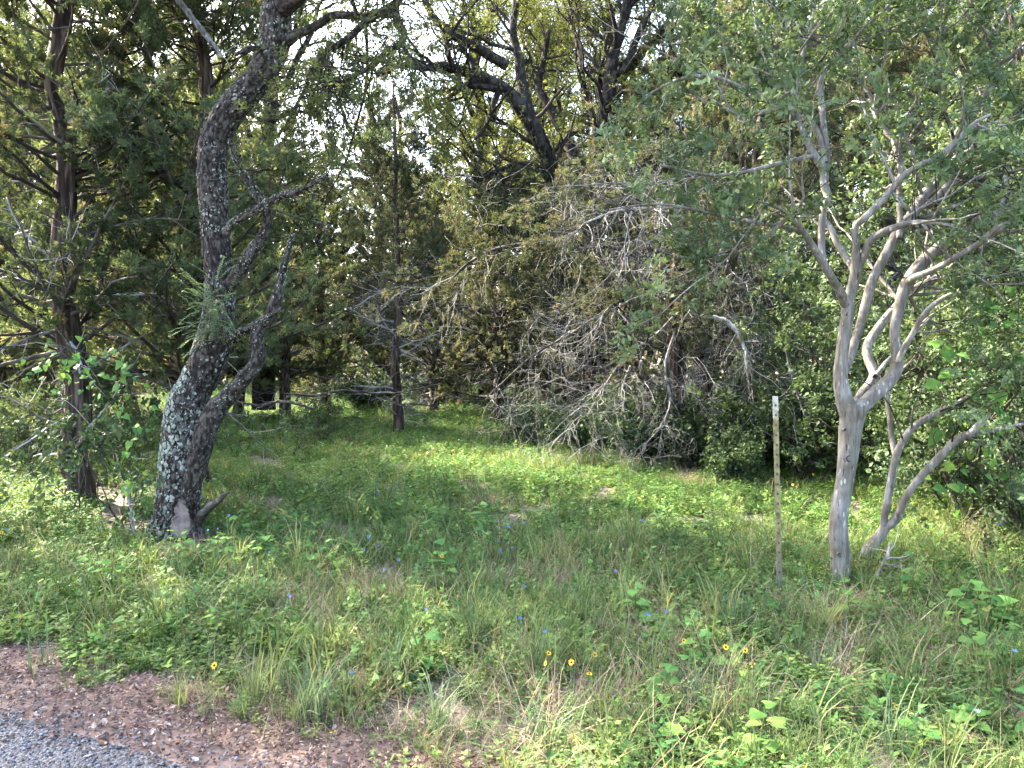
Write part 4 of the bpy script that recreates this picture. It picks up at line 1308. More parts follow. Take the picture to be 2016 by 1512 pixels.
# ---- far wood: one mass beyond the clearing ------------------------------------
def far_wood():
    rng = np.random.default_rng(91)
    mb = MB()
    n = 12500
    ang = rng.uniform(-.95, .95, n)
    rad = rng.uniform(33, 46, n)
    x = np.sin(ang) * rad; y = np.cos(ang) * rad
    topn = fbm(np.stack([ang * 9, ang * 0, ang * 0], -1), 14, 3)
    gap = np.exp(-((ang + .19) / .07) ** 2)
    hmax = 9.5 + topn * 9 - gap * 6.5
    z = hmax * rng.random(n) ** .8
    cl = fbm(np.stack([x * .45, y * .45, z * .5], -1), 15, 3)
    ok = cl > .43
    pos = np.stack([x, y, z], -1)[ok]
    stamp(mb, rng, T_oakfar, pos, nrm(rng.normal(size=pos.shape)), rng.uniform(3.2, 5.6, len(pos)), jit=.5)
    n = 3600
    ang = rng.uniform(-.95, .95, n); rad = rng.uniform(31, 44, n)
    pos = np.stack([np.sin(ang) * rad, np.cos(ang) * rad, 3.6 * rng.random(n) ** 1.3], -1)
    stamp(mb, rng, T_oakfar, pos, nrm(rng.normal(size=pos.shape)), rng.uniform(3.2, 5.6, n), jit=.5)
    m = 60
    a = rng.uniform(-.9, .9, m); r = rng.uniform(32, 44, m)
    P = np.zeros((m, 7, 3))
    P[:, :, 0] = (np.sin(a) * r)[:, None] + np.cumsum(rng.normal(0, .15, (m, 7)), 1)
    P[:, :, 1] = (np.cos(a) * r)[:, None]
    P[:, :, 2] = np.linspace(-.2, 6, 7)[None]
    tubes(mb, P, np.linspace(.16, .06, 7)[None] * np.ones((m, 1)), 6, .1, mat=1)
    o = link("far_woodland", mb.mesh("far_woodland", [M_oakleaf, M_oakbark_far]), kind="stuff")
    o["label"] = "sunlit mass of trees closing off the back of the wood"


far_wood()


# ------------------------------------------------------------------ ground cover (nobody could count it)
def blade(rng, L, W, bend, lean, seg=4):
    """one grass blade rising from the origin, arching over"""
    ph = rng.uniform(0, 6.283)
    d = np.array([math.cos(ph), math.sin(ph), 0]); s = np.array([-d[1], d[0], 0])
    a = lean
    p = np.zeros(3)
    V, T = [], []
    for k in range(seg + 1):
        w = W * (1 - (k / seg) ** 1.6) * .5
        if k < seg:
            V += [p - s * w, p + s * w]
        else:
            V += [p]
        p = p + (d * math.sin(a) + np.array([0, 0, math.cos(a)])) * L / seg
        a += bend / seg * (0.5 + k * .5)
    for k in range(seg - 1):
        b = 2 * k
        T += [[b, b + 1, b + 3], [b, b + 3, b + 2]]
    T.append([2 * seg - 2, 2 * seg - 1, 2 * seg])
    return np.array(V), np.array(T)


def multi(rng, n, fn, spread):
    V, T, C = [], [], []
    k = 0
    for i in range(n):
        v, t = fn()
        off = np.array([rng.normal(0, spread), rng.normal(0, spread), 0])
        V.append(v + off); T.append(t + k); C.append(np.full(len(v), rng.uniform(-.5, .5))); k += len(v)
    return np.vstack(V), np.vstack(T), np.concatenate(C)


def herb(rng, H, leaf, n, kind='diamond'):
    """upright weed: opposite leaves on a thin stem"""
    V, T, C = [], [], []
    k = 0
    tip = np.array([rng.normal(0, .25), rng.normal(0, .25), 1.0]) * H
    for i in range(n):
        s = (i + 1) / n
        p = tip * s
        ph = i * 1.57 + rng.uniform(-.5, .5) + (math.pi if i % 2 else 0)
        l = leaf * rng.uniform(.7, 1.2) * (1.15 - .45 * s)
        v, t = leaf_shape(l, l * rng.uniform(.45, .62), rng.uniform(.0, .3), rng.uniform(0, .35), kind)
        v = place_leaf(v, p, (math.cos(ph), math.sin(ph), rng.uniform(.0, .7)))
        V.append(v); T.append(t + k); C.append(np.full(len(v), rng.uniform(-.5, .5))); k += len(v)
    w = np.array([.0016, 0, 0])
    V.append(np.array([-w, w, tip])); T.append(np.array([[0, 1, 2]]) + k); C.append(np.full(3, .1))
    return np.vstack(V), np.vstack(T), np.concatenate(C)


rg = np.random.default_rng(101)
G_long = [multi(rg, 16, lambda: blade(rg, rg.uniform(.18, .42), rg.uniform(.005, .0095), rg.uniform(.8, 2.2), rg.uniform(.05, .5)), .022) for _ in range(6)]
G_short = [multi(rg, 14, lambda: blade(rg, rg.uniform(.07, .2), rg.uniform(.003, .007), rg.uniform(.2, 1.6), rg.uniform(.1, .8), 3), .04) for _ in range(6)]
G_straw = [multi(rg, 14, lambda: blade(rg, rg.uniform(.08, .3), rg.uniform(.0022, .0045), rg.uniform(.2, 1.8), rg.uniform(.4, 1.5), 3), .05) for _ in range(6)]
G_herb = [herb(rg, rg.uniform(.06, .15), rg.uniform(.03, .048), int(rg.integers(8, 13))) for _ in range(8)]
G_herb2 = [herb(rg, rg.uniform(.04, .10), rg.uniform(.018, .03), int(rg.integers(8, 13))) for _ in range(8)]
G_hearts = [herb(rg, rg.uniform(.08, .2), rg.uniform(.04, .062), int(rg.integers(4, 8)), 'heart') for _ in range(8)]


def patch(seed, cl, rad=.34):
    """cl = counts (long, short, straw, herb, herb2, heart)"""
    rng = np.random.default_rng(seed)
    mb = MB()
    for cnt, tm, mat, jit, sc in zip(cl, (G_long, G_short, G_straw, G_herb, G_herb2, G_hearts), (0, 0, 1, 2, 2, 3), (.15, .15, .25, .22, .22, .2), ((.6, 1.15), (.7, 1.3), (.7, 1.3), (.7, 1.3), (.8, 1.4), (.7, 1.15))):
        if not cnt:
            continue
        c = rng.uniform(-rad, rad, (max(2, cnt // 7), 2))
        k = rng.integers(0, len(c), cnt)
        loose = rng.random(cnt) < .55
        ph = rng.uniform(0, 6.283, cnt); rr = rad * np.sqrt(rng.random(cnt))
        xy = np.where(loose[:, None], np.stack([np.cos(ph) * rr, np.sin(ph) * rr], -1), c[k] + rng.normal(0, .05, (cnt, 2)))
        r = np.linalg.norm(xy, axis=1, keepdims=True)
        xy = np.where(r > rad * 1.2, xy / np.maximum(r, 1e-6) * rad * np.sqrt(rng.random((cnt, 1))), xy)
        pos = np.concatenate([xy, np.zeros((cnt, 1))], 1)
        stamp(mb, rng, tm, pos, np.tile([0, 0, 1.0], (cnt, 1)), rng.uniform(sc[0], sc[1], cnt), mat=mat, jit=jit)
    return mb.mesh("grass_patch", [M_grass, M_straw, M_herb, M_heart])


PT = {
    'weedy': [patch(61 + i, (1, 2, 2, 105, 110, 16)) for i in range(4)],
    'lush': [patch(1 + i, (4, 3, 9, 110, 150, 12)) for i in range(4)],
    'grassy': [patch(11 + i, (11, 4, 16, 95, 110, 8)) for i in range(3)],
    'dry': [patch(21 + i, (3, 3, 48, 30, 70, 2)) for i in range(3)],
    'leafy': [patch(31 + i, (3, 12, 8, 26, 50, 22)) for i in range(3)],
    'far': [patch(41 + i, (1, 2, 2, 220, 60, 40), rad=.8) for i in range(3)],
}
grass_root = bpy.data.objects.new("grass", None)
COL.objects.link(grass_root)
grass_root["kind"] = "stuff"
grass_root["label"] = "mixed green grass, small weeds and dry straw covering the ground"


def put_patch(kind, x, y, sc, rng):
    o = bpy.data.objects.new("grass_patch", rng.choice(PT[kind]))
    COL.objects.link(o)
    o.parent = grass_root
    o.location = (x, y, float(gh(x, y)) - .01)
    o.rotation_euler = (rng.normal(0, .03), rng.normal(0, .03), rng.uniform(0, 6.283))
    o.scale = (sc, sc, sc * rng.uniform(.8, 1.15))
    o["kind"] = "stuff"


DRY = [onground(a, b)[:2] for a, b in ((700, 1190), (760, 1180), (1160, 1060), (1180, 1130), (700, 1160), (1330, 1390), (1580, 1260), (1740, 1290), (1950, 1080), (1020, 1440), (980, 1400), (480, 1000), (1640, 1240), (1340, 960), (1280, 1260), (1060, 1150))]
LEAFY = [onground(a, b)[:2] for a, b in ((440, 1110), (520, 1130), (600, 1150), (660, 1120), (260, 1160), (380, 1100), (900, 1130), (960, 1080), (1850, 1220), (1950, 1260), (1800, 1180), (700, 1090), (570, 1100), (1960, 1180), (330, 1130), (640, 1060))]
OAKB, MYRB = onground(345, 1062), onground(1655, 1152)
rngp = np.random.default_rng(202)
cell = .40
yy = 2.35
npatch = 0
while yy < 13.5:
    hw = yy * (1008 / FPX) * 1.06 + .6
    step = cell * (1 if yy < 6.5 else 1.35)
    xx = -hw
    while xx < hw:
        x = xx + rngp.uniform(-.5, .5) * step; y = yy + rngp.uniform(-.5, .5) * step
        xx += step
        rd = float(road_dist(x, y))
        edge = .30 - .10 * np.clip(x + 1.6, 0, 1.6) + (float(fbm(np.array([x * 1.6, y * 1.6, 0]), 6, 3)) - .5) * .34
        if rd < edge:
            continue
        if x > 1.75 and y < 3.5 and (x - 2.2) ** 2 * .6 + (y - 3.15) ** 2 < .05:
            continue
        if (abs(x - OAKB[0]) < .3 and -.42 < y - OAKB[1] < .3) or (abs(x - MYRB[0]) < .2 and -.3 < y - MYRB[1] < .2):
            continue
        n = float(fbm(np.array([x * .8, y * .8, 3.0]), 9, 3))
        dd = min(np.hypot(x - a, y - b) for a, b in DRY); dl = min(np.hypot(x - a, y - b) for a, b in LEAFY)
        if rd < edge + .16 or (rd < .6 and n > .55):
            kind = 'dry' if n > .45 else 'grassy'
            sc = rngp.uniform(.6, .8)
        elif dd < .30:
            kind, sc = 'dry', rngp.uniform(.75, 1.0)
        elif dl < .42:
            kind, sc = 'leafy', rngp.uniform(.8, 1.1)
        elif n > .60:
            kind, sc = 'grassy', rngp.uniform(.8, 1.1)
        elif n < .27:
            kind, sc = 'dry', rngp.uniform(.8, 1.0)
        else:
            kind, sc = 'lush', rngp.uniform(.8, 1.15)
        if y > 6.3 and kind in ('grassy', 'lush') and rngp.random() < .75:
            kind = 'weedy'
        if y < 3.6 and kind != 'dry':
            sc *= .85
        put_patch(kind, x, y, sc, rngp); npatch += 1
    yy += step * .9
while yy < 34:
    hw = yy * (1008 / FPX) * 1.04 + 1
    step = 1.05 + (yy - 13) * .03
    xx = -hw
    while xx < hw:
        x = xx + rngp.uniform(-.5, .5) * step; y = yy + rngp.uniform(-.5, .5) * step
        xx += step
        put_patch('far', x, y, rngp.uniform(1.0, 1.4), rngp); npatch += 1
    yy += step

# dead leaves and needles on the shoulder and among the grass
rngl = np.random.default_rng(303)
mb = MB()
T_lit = [leaf_shape(1, rngl.uniform(.25, .6), rngl.uniform(-.3, .4), rngl.uniform(-.3, .4), 'oval' if k < 2 else 'diamond') for k in range(5)]
T_lit = [(v - np.array([0, 0, .5]), t, np.zeros(len(v))) for v, t in T_lit]
n = 19000
s = rngl.uniform(-2.0, 5.0, n); d = .24 + rngl.normal(0, .17, n)
p2 = RE0[None] + rdir[None] * s[:, None] + rnor[None] * d[:, None]
pos = np.stack([p2[:, 0], p2[:, 1], gh(p2[:, 0], p2[:, 1]) + .022 + rngl.random(n) * .012], -1)
fl = rngl.normal(size=(n, 3)); fl[:, 2] *= .18
stamp(mb, rngl, T_lit, pos, nrm(fl), rngl.uniform(.010, .030, n), jit=.05)
n = 9000
yl = rngl.uniform(3, 9, n); xl = rngl.uniform(-1, 1, n) * (yl * .7 + .4)
pos = np.stack([xl, yl, gh(xl, yl) + .01 + rngl.random(n) * .03], -1)
pos[:700, 0] = 2.16 + rngl.normal(0, .35, 700); pos[:700, 1] = 3.18 + rngl.normal(0, .25, 700); pos[:700, 2] = gh(pos[:700, 0], pos[:700, 1]) + .012
fl = rngl.normal(size=(n, 3)); fl[:, 2] *= .25
stamp(mb, rngl, T_lit, pos, nrm(fl), rngl.uniform(.012, .045, n), jit=.05)
M_litter = leaf_mat("dead_leaf_litter", [(0, (.065, .04, .031)), (.45, (.15, .095, .075)), (.8, (.25, .175, .142)), (1, (.36, .30, .26))], trans=.1, rough=.8, spec=.2, tcol=(1, .9, .8), vary=.15)
o = link("leaf_litter", mb.mesh("leaf_litter", M_litter), kind="stuff")
o["label"] = "brown dead leaves and needles scattered over the road shoulder and soil"


# ------------------------------------------------------------------ steel post
def t_post():
    base = onground(1536, 1190)
    top = at(1526.5, 780, base[1])
    root = thing("steel_fence_post", "weathered yellowish steel fence post with a row of studs and pale tip", "fence post", tuple(base))
    ax = top - base; H = np.linalg.norm(ax)
    zx = nrm(ax); xx_ = nrm(np.cross(np.array([0, -1.0, 0]), zx)) * -1
    xx_ = np.array([1.0, 0, 0]) - zx * zx[0]; xx_ = nrm(xx_); yy_ = np.cross(zx, xx_)
    M = np.stack([xx_, yy_, zx], -1)

    def W(v):
        return np.asarray(v, float) @ M.T + base
    m, nt, N, Lk, bs, out = new_mat("weathered_post_paint")
    tc = N.new('ShaderNodeTexCoord')
    no = N.new('ShaderNodeTexNoise'); no.inputs['Scale'].default_value = 22; no.inputs['Detail'].default_value = 6
    Lk.new(tc.outputs['Object'], no.inputs['Vector'])
    r = ramp(N, [(.3, (.07, .055, .025)), (.45, (.16, .135, .055)), (.6, (.24, .205, .085)), (.75, (.32, .285, .16))])
    Lk.new(no.outputs['Fac'], r.inputs[0])
    sx = N.new('ShaderNodeSeparateXYZ'); Lk.new(tc.outputs['Object'], sx.inputs[0])
    ad = N.new('ShaderNodeMath'); ad.operation = 'MULTIPLY_ADD'; ad.inputs[1].default_value = .25; Lk.new(no.outputs['Fac'], ad.inputs[0]); Lk.new(sx.outputs['Z'], ad.inputs[2])
    r2 = ramp(N, [(0, (0, 0, 0)), (1, (1, 1, 1))])
    mrg = N.new('ShaderNodeMapRange'); mrg.inputs[1].default_value = H - .02; mrg.inputs[2].default_value = H + .06
    Lk.new(ad.outputs[0], mrg.inputs[0])
    mx = N.new('ShaderNodeMix'); mx.data_type = 'RGBA'
    Lk.new(mrg.outputs[0], mx.inputs['Factor']); Lk.new(r.outputs[0], mx.inputs['A']); mx.inputs['B'].default_value = (.42, .39, .33, 1)
    mr2 = N.new('ShaderNodeMapRange'); mr2.inputs[1].default_value = .62; mr2.inputs[2].default_value = .25
    Lk.new(ad.outputs[0], mr2.inputs[0])
    mx3 = N.new('ShaderNodeMix'); mx3.data_type = 'RGBA'
    Lk.new(mr2.outputs[0], mx3.inputs['Factor']); Lk.new(mx.outputs['Result'], mx3.inputs['A']); mx3.inputs['B'].default_value = (.10, .088, .075, 1)
    Lk.new(mx3.outputs['Result'], bs.inputs['Base Color'])
    bs.inputs['Roughness'].default_value = .7
    # T section: flange facing the camera, web behind
    hw, ft, wb, wt = .0165, .0035, .034, .004
    prof = [(-hw, 0), (hw, 0), (hw, ft), (wt / 2, ft + .002), (wt / 2, wb), (-wt / 2, wb), (-wt / 2, ft + .002), (-hw, ft)]
    zs = np.linspace(-.25, H, 40)
    V = []
    rr = np.random.default_rng(5)
    for z in zs:
        jx = rr.normal(0, .0004)
        V += [(x + jx, y, z) for x, y in prof]
    k = len(prof)
    i = np.arange(len(zs) * k).reshape(len(zs), k); n_ = np.roll(i, -1, 1)
    q = np.stack([i[:-1], n_[:-1], n_[1:], i[1:]], -1).reshape(-1, 4)
    e = i[-1]
    mb = MB(); mb.add(W(V), [[e[0], e[1], e[2]], [e[0], e[2], e[3]], [e[0], e[3], e[6]], [e[0], e[6], e[7]], [e[3], e[4], e[5]], [e[3], e[5], e[6]]], q)
    part("shaft", mb, m, root)
    M_stud = plain_mat("worn_stud", (.10, .08, .05), (.05, .04, .03), scale=60, rough=.6)
    z = H - .055
    while z > .02:
        mb = MB()
        v = []
        for yv, s in ((.001, 1.0), (-.006, .85), (-.0085, .45)):
            for a in range(8):
                v.append((math.cos(a * .785) * .0062 * s, yv, math.sin(a * .785) * .0085 * s + z))
        t = []
        for l in range(2):
            for a in range(8):
                p, b = l * 8 + a, l * 8 + (a + 1) % 8
                t += [[p, b, b + 8], [p, b + 8, p + 8]]
        t += [[16, 16 + j, 17 + j] for j in range(1, 7)]
        mb.add(W(v), t)
        part("stud", mb, M_stud, root)
        z -= .0605


t_post()

# ------------------------------------------------------------------ broad-leaved weeds, each leaf a part
LEAFM = []
for k, (L, W_, f, dr) in enumerate(((.07, .062, .12, .25), (.06, .05, .2, .15), (.085, .07, .05, .3))):
    mb = MB()
    v, t = leaf_shape(L, W_, f, dr, 'heart')
    mb.add(v, t, None, .45 + .2 * k)
    LEAFM.append(mb)
M_heart_lit = leaf_mat("lit_heart_leaves", [(0, (.09, .20, .045)), (1, (.15, .27, .06))], trans=.4, rough=.6, spec=.18, vary=.12, nscale=4)  # brighter copy of the heart leaf material, sunlight put into its colour
LEAF_G = [m.mesh("leaf", M_heart) for m in LEAFM]
LEAF_LIT = [m.mesh("leaf", M_heart_lit) for m in LEAFM]
YLEAF = leaf_mat("yellowed_leaf", [(0, (.55, .42, .04)), (1, (.62, .5, .06))], trans=.3, vary=.1)
LEAF_YEL = [LEAFM[0].mesh("leaf", YLEAF)]


def set_leaf(root, meshes, p, d, up, sc, rng, name="leaf"):
    o = bpy.data.objects.new(name, meshes[rng.integers(0, len(meshes))])
    COL.objects.link(o)
    o.parent = root
    d = nrm(np.asarray(d, float)); up = up - d * np.dot(up, d); up = nrm(up); a = np.cross(up, d)
    o.matrix_local = Matrix(((a[0], up[0], d[0], p[0]), (a[1], up[1], d[1], p[1]), (a[2], up[2], d[2], p[2]), (0, 0, 0, 1))) @ Matrix.Diagonal((sc, sc, sc, 1))
    return o


def weed(px, py, H, n, sc, label, lit_tone=False, seed=0, spread=.8, group="broad-leaved weeds"):  # flag picks the leaf copy with sunlight painted in
    rng = np.random.default_rng(1000 + seed)
    b = onground(px, py)
    root = thing("broadleaf_weed", label, "weed", tuple(b), group=group)
    H = H + .04; sc = sc * .92
    tip = np.array([rng.normal(0, .06), rng.normal(0, .06), H])
    mid = tip * .5 + np.array([rng.normal(0, .02), rng.normal(0, .02), 0])
    P, R, _ = resample([np.array([0, 0, -.03]), mid, tip], [.003, .0025, .0012], 10)
    mb = MB(); tubes(mb, P[None], R[None], 5, .3)
    link("stem", mb.mesh("stem", M_heart, smooth=True), root)
    for i in range(n):
        s = .25 + .75 * (i + 1) / n
        p = P[int(s * 9)]
        ph = i * 2.4 + rng.uniform(-.4, .4)
        d = np.array([math.cos(ph) * spread, math.sin(ph) * spread - .15, rng.uniform(-.15, .35)])
        off = nrm(d) * sc * .035 * (1.5 - s)
        set_leaf(root, LEAF_LIT if lit_tone else LEAF_G, p + off, d, np.array([rng.normal(0, .25), rng.normal(-.25, .2), 1.0]), sc * rng.uniform(.75, 1.2) * (1.25 - .4 * s), rng)
    return root


WEEDS = [
    (1500, 1500, .20, 9, 1.15, "bright yellow-green heart-leaved weed at the bottom edge below the steel post", True),
    (1305, 1410, .22, 9, 1.1, "upright heart-leaved weed in the grass below left of the steel post", False),
    (1238, 1235, .24, 9, 1.05, "upright dark-leaved weed beside the pair of blue flowers left of the post", False),
    (1690, 1235, .18, 8, 1.1, "pale heart-leaved weed just below the smooth-barked trunk", True),
    (1795, 1180, .26, 10, 1.0, "leafy heart-leaved weed at the foot of the two-stemmed sapling", False),
    (1925, 1325, .20, 7, 1.15, "yellow-green weed with drooping leaves near the right edge", True),
    (1870, 1215, .22, 8, 1.35, "large-leaved weed in the shade near the right edge, below the sapling", False),
    (1955, 1235, .20, 9, 1.3, "large-leaved weed closest to the right edge", False),
    (950, 1075, .32, 14, 1.0, "tall heart-leaved weed in the middle of the grass beside blue flowers", False),
    (865, 1140, .20, 10, 1.2, "spreading heart-leaved weed in the middle, next to the fallen yellow leaf", False),
    (905, 1165, .16, 8, 1.1, "low heart-leaved weed right of the fallen yellow leaf", False),
    (855, 1325, .16, 6, 1.2, "three-leaved weed in the tall grass below the middle of the picture", False),
    (600, 1105, .18, 10, 1.1, "heart-leaved weed right of the oak's foot, under the single blue flower", False),
    (520, 1115, .20, 11, 1.1, "heart-leaved weed sprawling right of the oak's foot", False),
    (440, 1110, .20, 12, 1.15, "dense heart-leaved weed against the oak's foot", False),
    (375, 1100, .18, 10, 1.1, "heart-leaved weed in front of the sawn patch of the oak", False),
    (478, 1085, .26, 9, 1.0, "climbing heart-leaved weed beside the broken stub of the oak", False),
    (225, 1165, .18, 10, 1.2, "dark heart-leaved weed left of the oak in the shade", False),
    (150, 1165, .16, 8, 1.1, "heart-leaved weed towards the left edge in the shade", False),
    (650, 1130, .18, 9, 1.0, "heart-leaved weed beside the clump of reddish straw", False),
    (200, 1275, .12, 6, 1.1, "low bright weed by the gravelly road edge", True),
    (150, 1325, .14, 14, .45, "small pale bushy weed lit by the sun on the road shoulder", True),
    (1890, 1440, .12, 9, .9, "low weed beside the bare soil in the bottom right corner", False),
    (2000, 1480, .20, 10, 1.1, "blue-green weed in the bottom right corner", False),
    (1800, 1500, .14, 9, .9, "low weed at the bottom edge between the bright weed and bare soil", False),
    (1405, 1330, .24, 8, 1.05, "narrow upright weed left of the yellow daisies below the post", False),
    (1350, 1225, .10, 6, .9, "small pale weed right of the pair of blue flowers", True),
    (1600, 1195, .12, 7, 1.0, "heart-leaved weed at the foot of the steel post", False),
    (1325, 1490, .12, 9, .9, "low pale weed at the bottom edge left of the bright heart-leaved weed", True),
    (1180, 1150, .12, 8, .8, "small bright weed beside the purple flower", True),
    (300, 1030, .3, 10, .9, "climbing heart-leaved weed at the left foot of the oak", False),
    (245, 1010, .5, 14, .9, "tall leafy weed between the shaggy cedar and the oak", False),
    (140, 1010, .55, 16, .95, "leafy climber wrapped round the foot of the shaggy cedar", False),
]
for k, w in enumerate(WEEDS):
    weed(*w, seed=k)


# ------------------------------------------------------------------ grass tufts that stand out
M_tuft = leaf_mat("blue_green_grass", [(0, (.065, .11, .06)), (.6, (.12, .18, .10)), (1, (.22, .27, .15))], trans=.35, vary=.15, nscale=2, matt=True)
TUFTS = [
    (935, 1275, .46, 70, "tall arching grass tuft left of the deep blue flower at the middle"),
    (1060, 1330, .40, 70, "blue-green grass tuft around the group of yellow daisies at the middle"),
    (1145, 1230, .30, 40, "grass tuft right of the tall arching one"),
    (1450, 1250, .36, 60, "grass tuft left of the steel post's foot"),
    (1550, 1230, .30, 40, "grass tuft at the steel post's foot"),
    (620, 1420, .42, 70, "long grass tuft at the bottom left of the middle, beside a yellow daisy"),
    (520, 1380, .34, 50, "grass tuft near the shoulder left of the long one"),
    (1370, 1420, .38, 55, "dark grass tuft beside the upright weed below the post"),
    (1760, 1480, .34, 45, "grass tuft at the bottom edge under the smooth-barked tree"),
    (860, 1440, .34, 55, "grass tuft at the bottom edge just left of the middle"),
    (1080, 1480, .30, 50, "grass tuft at the bottom edge in the middle"),
    (780, 1350, .36, 50, "grass tuft left of the three-leaved weed"),
    (95, 1320, .30, 16, "few bright grass blades standing on the road shoulder at the left"),
    (960, 990, .30, 40, "broad-bladed grass tuft behind the tall middle weed"),
    (1230, 1090, .26, 40, "grass tuft above the purple flower"),
    (1620, 1330, .26, 35, "low grass tuft below the smooth-barked trunk"),
]
for k, (px, py, H, nb, lab) in enumerate(TUFTS):
    rt_ = np.random.default_rng(900 + k)
    b = onground(px, py)
    mb = MB()
    for i in range(nb):
        v, t = blade(rt_, H * rt_.uniform(.5, 1.15), rt_.uniform(.004, .008), rt_.uniform(.6, 2.0), rt_.uniform(.02, .45), 5)
        mb.add(v + np.array([rt_.normal(0, .035), rt_.normal(0, .035), -.01]), t, None, rt_.random())
    o = link("grass_tuft", mb.mesh("grass_tuft", M_tuft), None, tuple(b))
    tag(o, lab, "grass", "grass tufts that stand out")

# ------------------------------------------------------------------ vines
def vine(name, label, pts, nl, sc, seed, rad=.003, spread=.10, lit_tone=.3):  # last argument: share of leaves in the painted sunlit colour
    rng = np.random.default_rng(seed)
    base = pts[0]
    root = thing(name, label, "vine", tuple(base))
    P, R, L = resample(np.array(pts) - base, np.linspace(rad, rad * .5, len(pts)), 60)
    mb = MB(); tubes(mb, P[None], R[None], 5, .3)
    link("stem", mb.mesh("stem", M_twig_dark, smooth=True), root)
    for i in range(nl):
        p = P[rng.integers(4, 60)] + rng.normal(size=3) * spread * np.array([1, .6, .8])
        d = np.array([rng.normal(0, .6), rng.normal(-.3, .4), rng.normal(-.5, .4)])
        set_leaf(root, LEAF_LIT if rng.random() < lit_tone else LEAF_G, p, d, np.array([rng.normal(0, .3), -.8, .8]), sc * rng.uniform(.7, 1.25), rng)
    return root


vine("heart_leaf_vine", "vine with large heart-shaped leaves climbing the shrubs above the sapling's leaning stem", [at(1880, 1010, 5.6), at(1890, 900, 5.5), at(1878, 800, 5.4), at(1880, 740, 5.4), at(1905, 640, 5.5), at(1940, 580, 5.6)], 46, 1.35, 5, lit_tone=.35)
vine("heart_leaf_vine", "vine with dark heart leaves hanging down the right edge of the photo", [at(1990, 1000, 5.4), at(1985, 880, 5.4), at(1960, 760, 5.3), at(1985, 640, 5.3), at(2005, 560, 5.4)], 34, 1.2, 6, lit_tone=.1)
vine("leafy_vine", "light green leafy vine hanging from the cedar between shaggy trunk and oak", [at(235, 690, 6.5), at(250, 740, 6.4), at(262, 790, 6.4), at(285, 850, 6.4), at(275, 930, 6.4), at(265, 1010, 6.4)], 40, .95, 7, lit_tone=.5, spread=.12)
vine("leafy_vine", "broad spray of pale green vine leaves in front of the shaggy cedar trunk", [at(270, 705, 6.7), at(220, 715, 6.6), at(170, 720, 6.6), at(120, 735, 6.6), at(80, 715, 6.7)], 60, .85, 8, lit_tone=.55, spread=.14)

# ------------------------------------------------------------------ flowers
M_blue = plain_mat("blue_petals", (.09, .15, .46), (.06, .10, .34), rough=.6, scale=60)
M_yel = plain_mat("yellow_petals", (.62, .40, .01), (.52, .25, .01), rough=.6, scale=60)
M_pur = plain_mat("purple_petals", (.35, .12, .5), (.25, .08, .4), rough=.6, scale=60)
M_cen = plain_mat("dark_flower_centre", (.035, .016, .010), rough=.8)
M_stem = plain_mat("flower_stem", (.07, .14, .04), rough=.7)


def petal_mesh(name, L, W, up, mat):
    v, t = leaf_shape(L, W, .1, -up, 'oval')
    mb = MB(); mb.add(v, t); return mb.mesh(name, mat)


PET_B = petal_mesh("petal", .0115, .0125, .1, M_blue)
PET_P = petal_mesh("petal", .011, .011, .1, M_pur)
PET_Y = petal_mesh("petal", .0095, .0062, .05, M_yel)
mbc = MB()
th = np.arange(8) * math.pi / 4
vc = np.vstack([np.stack([np.cos(th) * .0036, np.sin(th) * .0036, th * 0], -1), np.stack([np.cos(th) * .003, np.sin(th) * .003, th * 0 + .003], -1), [[0, 0, .0045]]])
mbc.add(vc, [[8 + i, 8 + (i + 1) % 8, 16] for i in range(8)], [[i, (i + 1) % 8, 8 + (i + 1) % 8, 8 + i] for i in range(8)])
CEN = mbc.mesh("flower_centre", M_cen)


def flower(px, py, kind, label, seed):
    rng = np.random.default_rng(5000 + seed)
    h = rng.uniform(.21, .31) if kind == 'b' else rng.uniform(.22, .34)
    head = onground(px, py, h)
    b = np.array([head[0] + rng.normal(0, .03), head[1] + rng.normal(0, .03), float(gh(head[0], head[1])) - .01])
    nm, cat, grp = {'b': ("blue_dayflower", "flower", "blue flowers in the grass"), 'y': ("yellow_daisy", "flower", "yellow daisies in the grass"), 'p': ("purple_flower", "flower", None)}[kind]
    root = thing(nm, label, cat, tuple(b), group=grp)
    hp = head - b
    P, R, _ = resample([np.zeros(3), hp * .55 + np.array([rng.normal(0, .015), 0, 0]), hp], [.0018, .0015, .0012], 8)
    mb = MB(); tubes(mb, P[None], R[None], 4, .5)
    link("stem", mb.mesh("stem", M_stem, smooth=True), root)
    nor = nrm(np.array([rng.normal(0, .6), -.55 + rng.normal(0, .4), .6]))
    a = nrm(np.cross(nor, [0.3, 0, 1.0])); c = np.cross(nor, a)
    n = {'b': 3, 'y': 8, 'p': 4}[kind]
    far = max(1.0, head[1] / 6)
    for i in range(n):
        t = (i + rng.uniform(-.15, .15)) / n * 6.283 + (0.4 if kind == 'b' else 0)
        d = a * math.cos(t) + c * math.sin(t)
        sc = (.72 + .45 * ((seed * 7) % 10) / 10) * rng.uniform(.85, 1.15) * (1.0 if kind != 'b' or i < 2 else .55) * min(far, 1.25)
        o = set_leaf(root, [{'b': PET_B, 'y': PET_Y, 'p': PET_P}[kind]], hp + d * (.004 if kind == 'y' else .001), d + nor * .15, nor, sc, rng, "petal")
    if kind == 'y':
        o = bpy.data.objects.new("flower_centre", CEN); COL.objects.link(o); o.parent = root
        o.location = hp + nor * .001
        o.rotation_euler = Vector(nor).to_track_quat('Z', 'Y').to_euler()


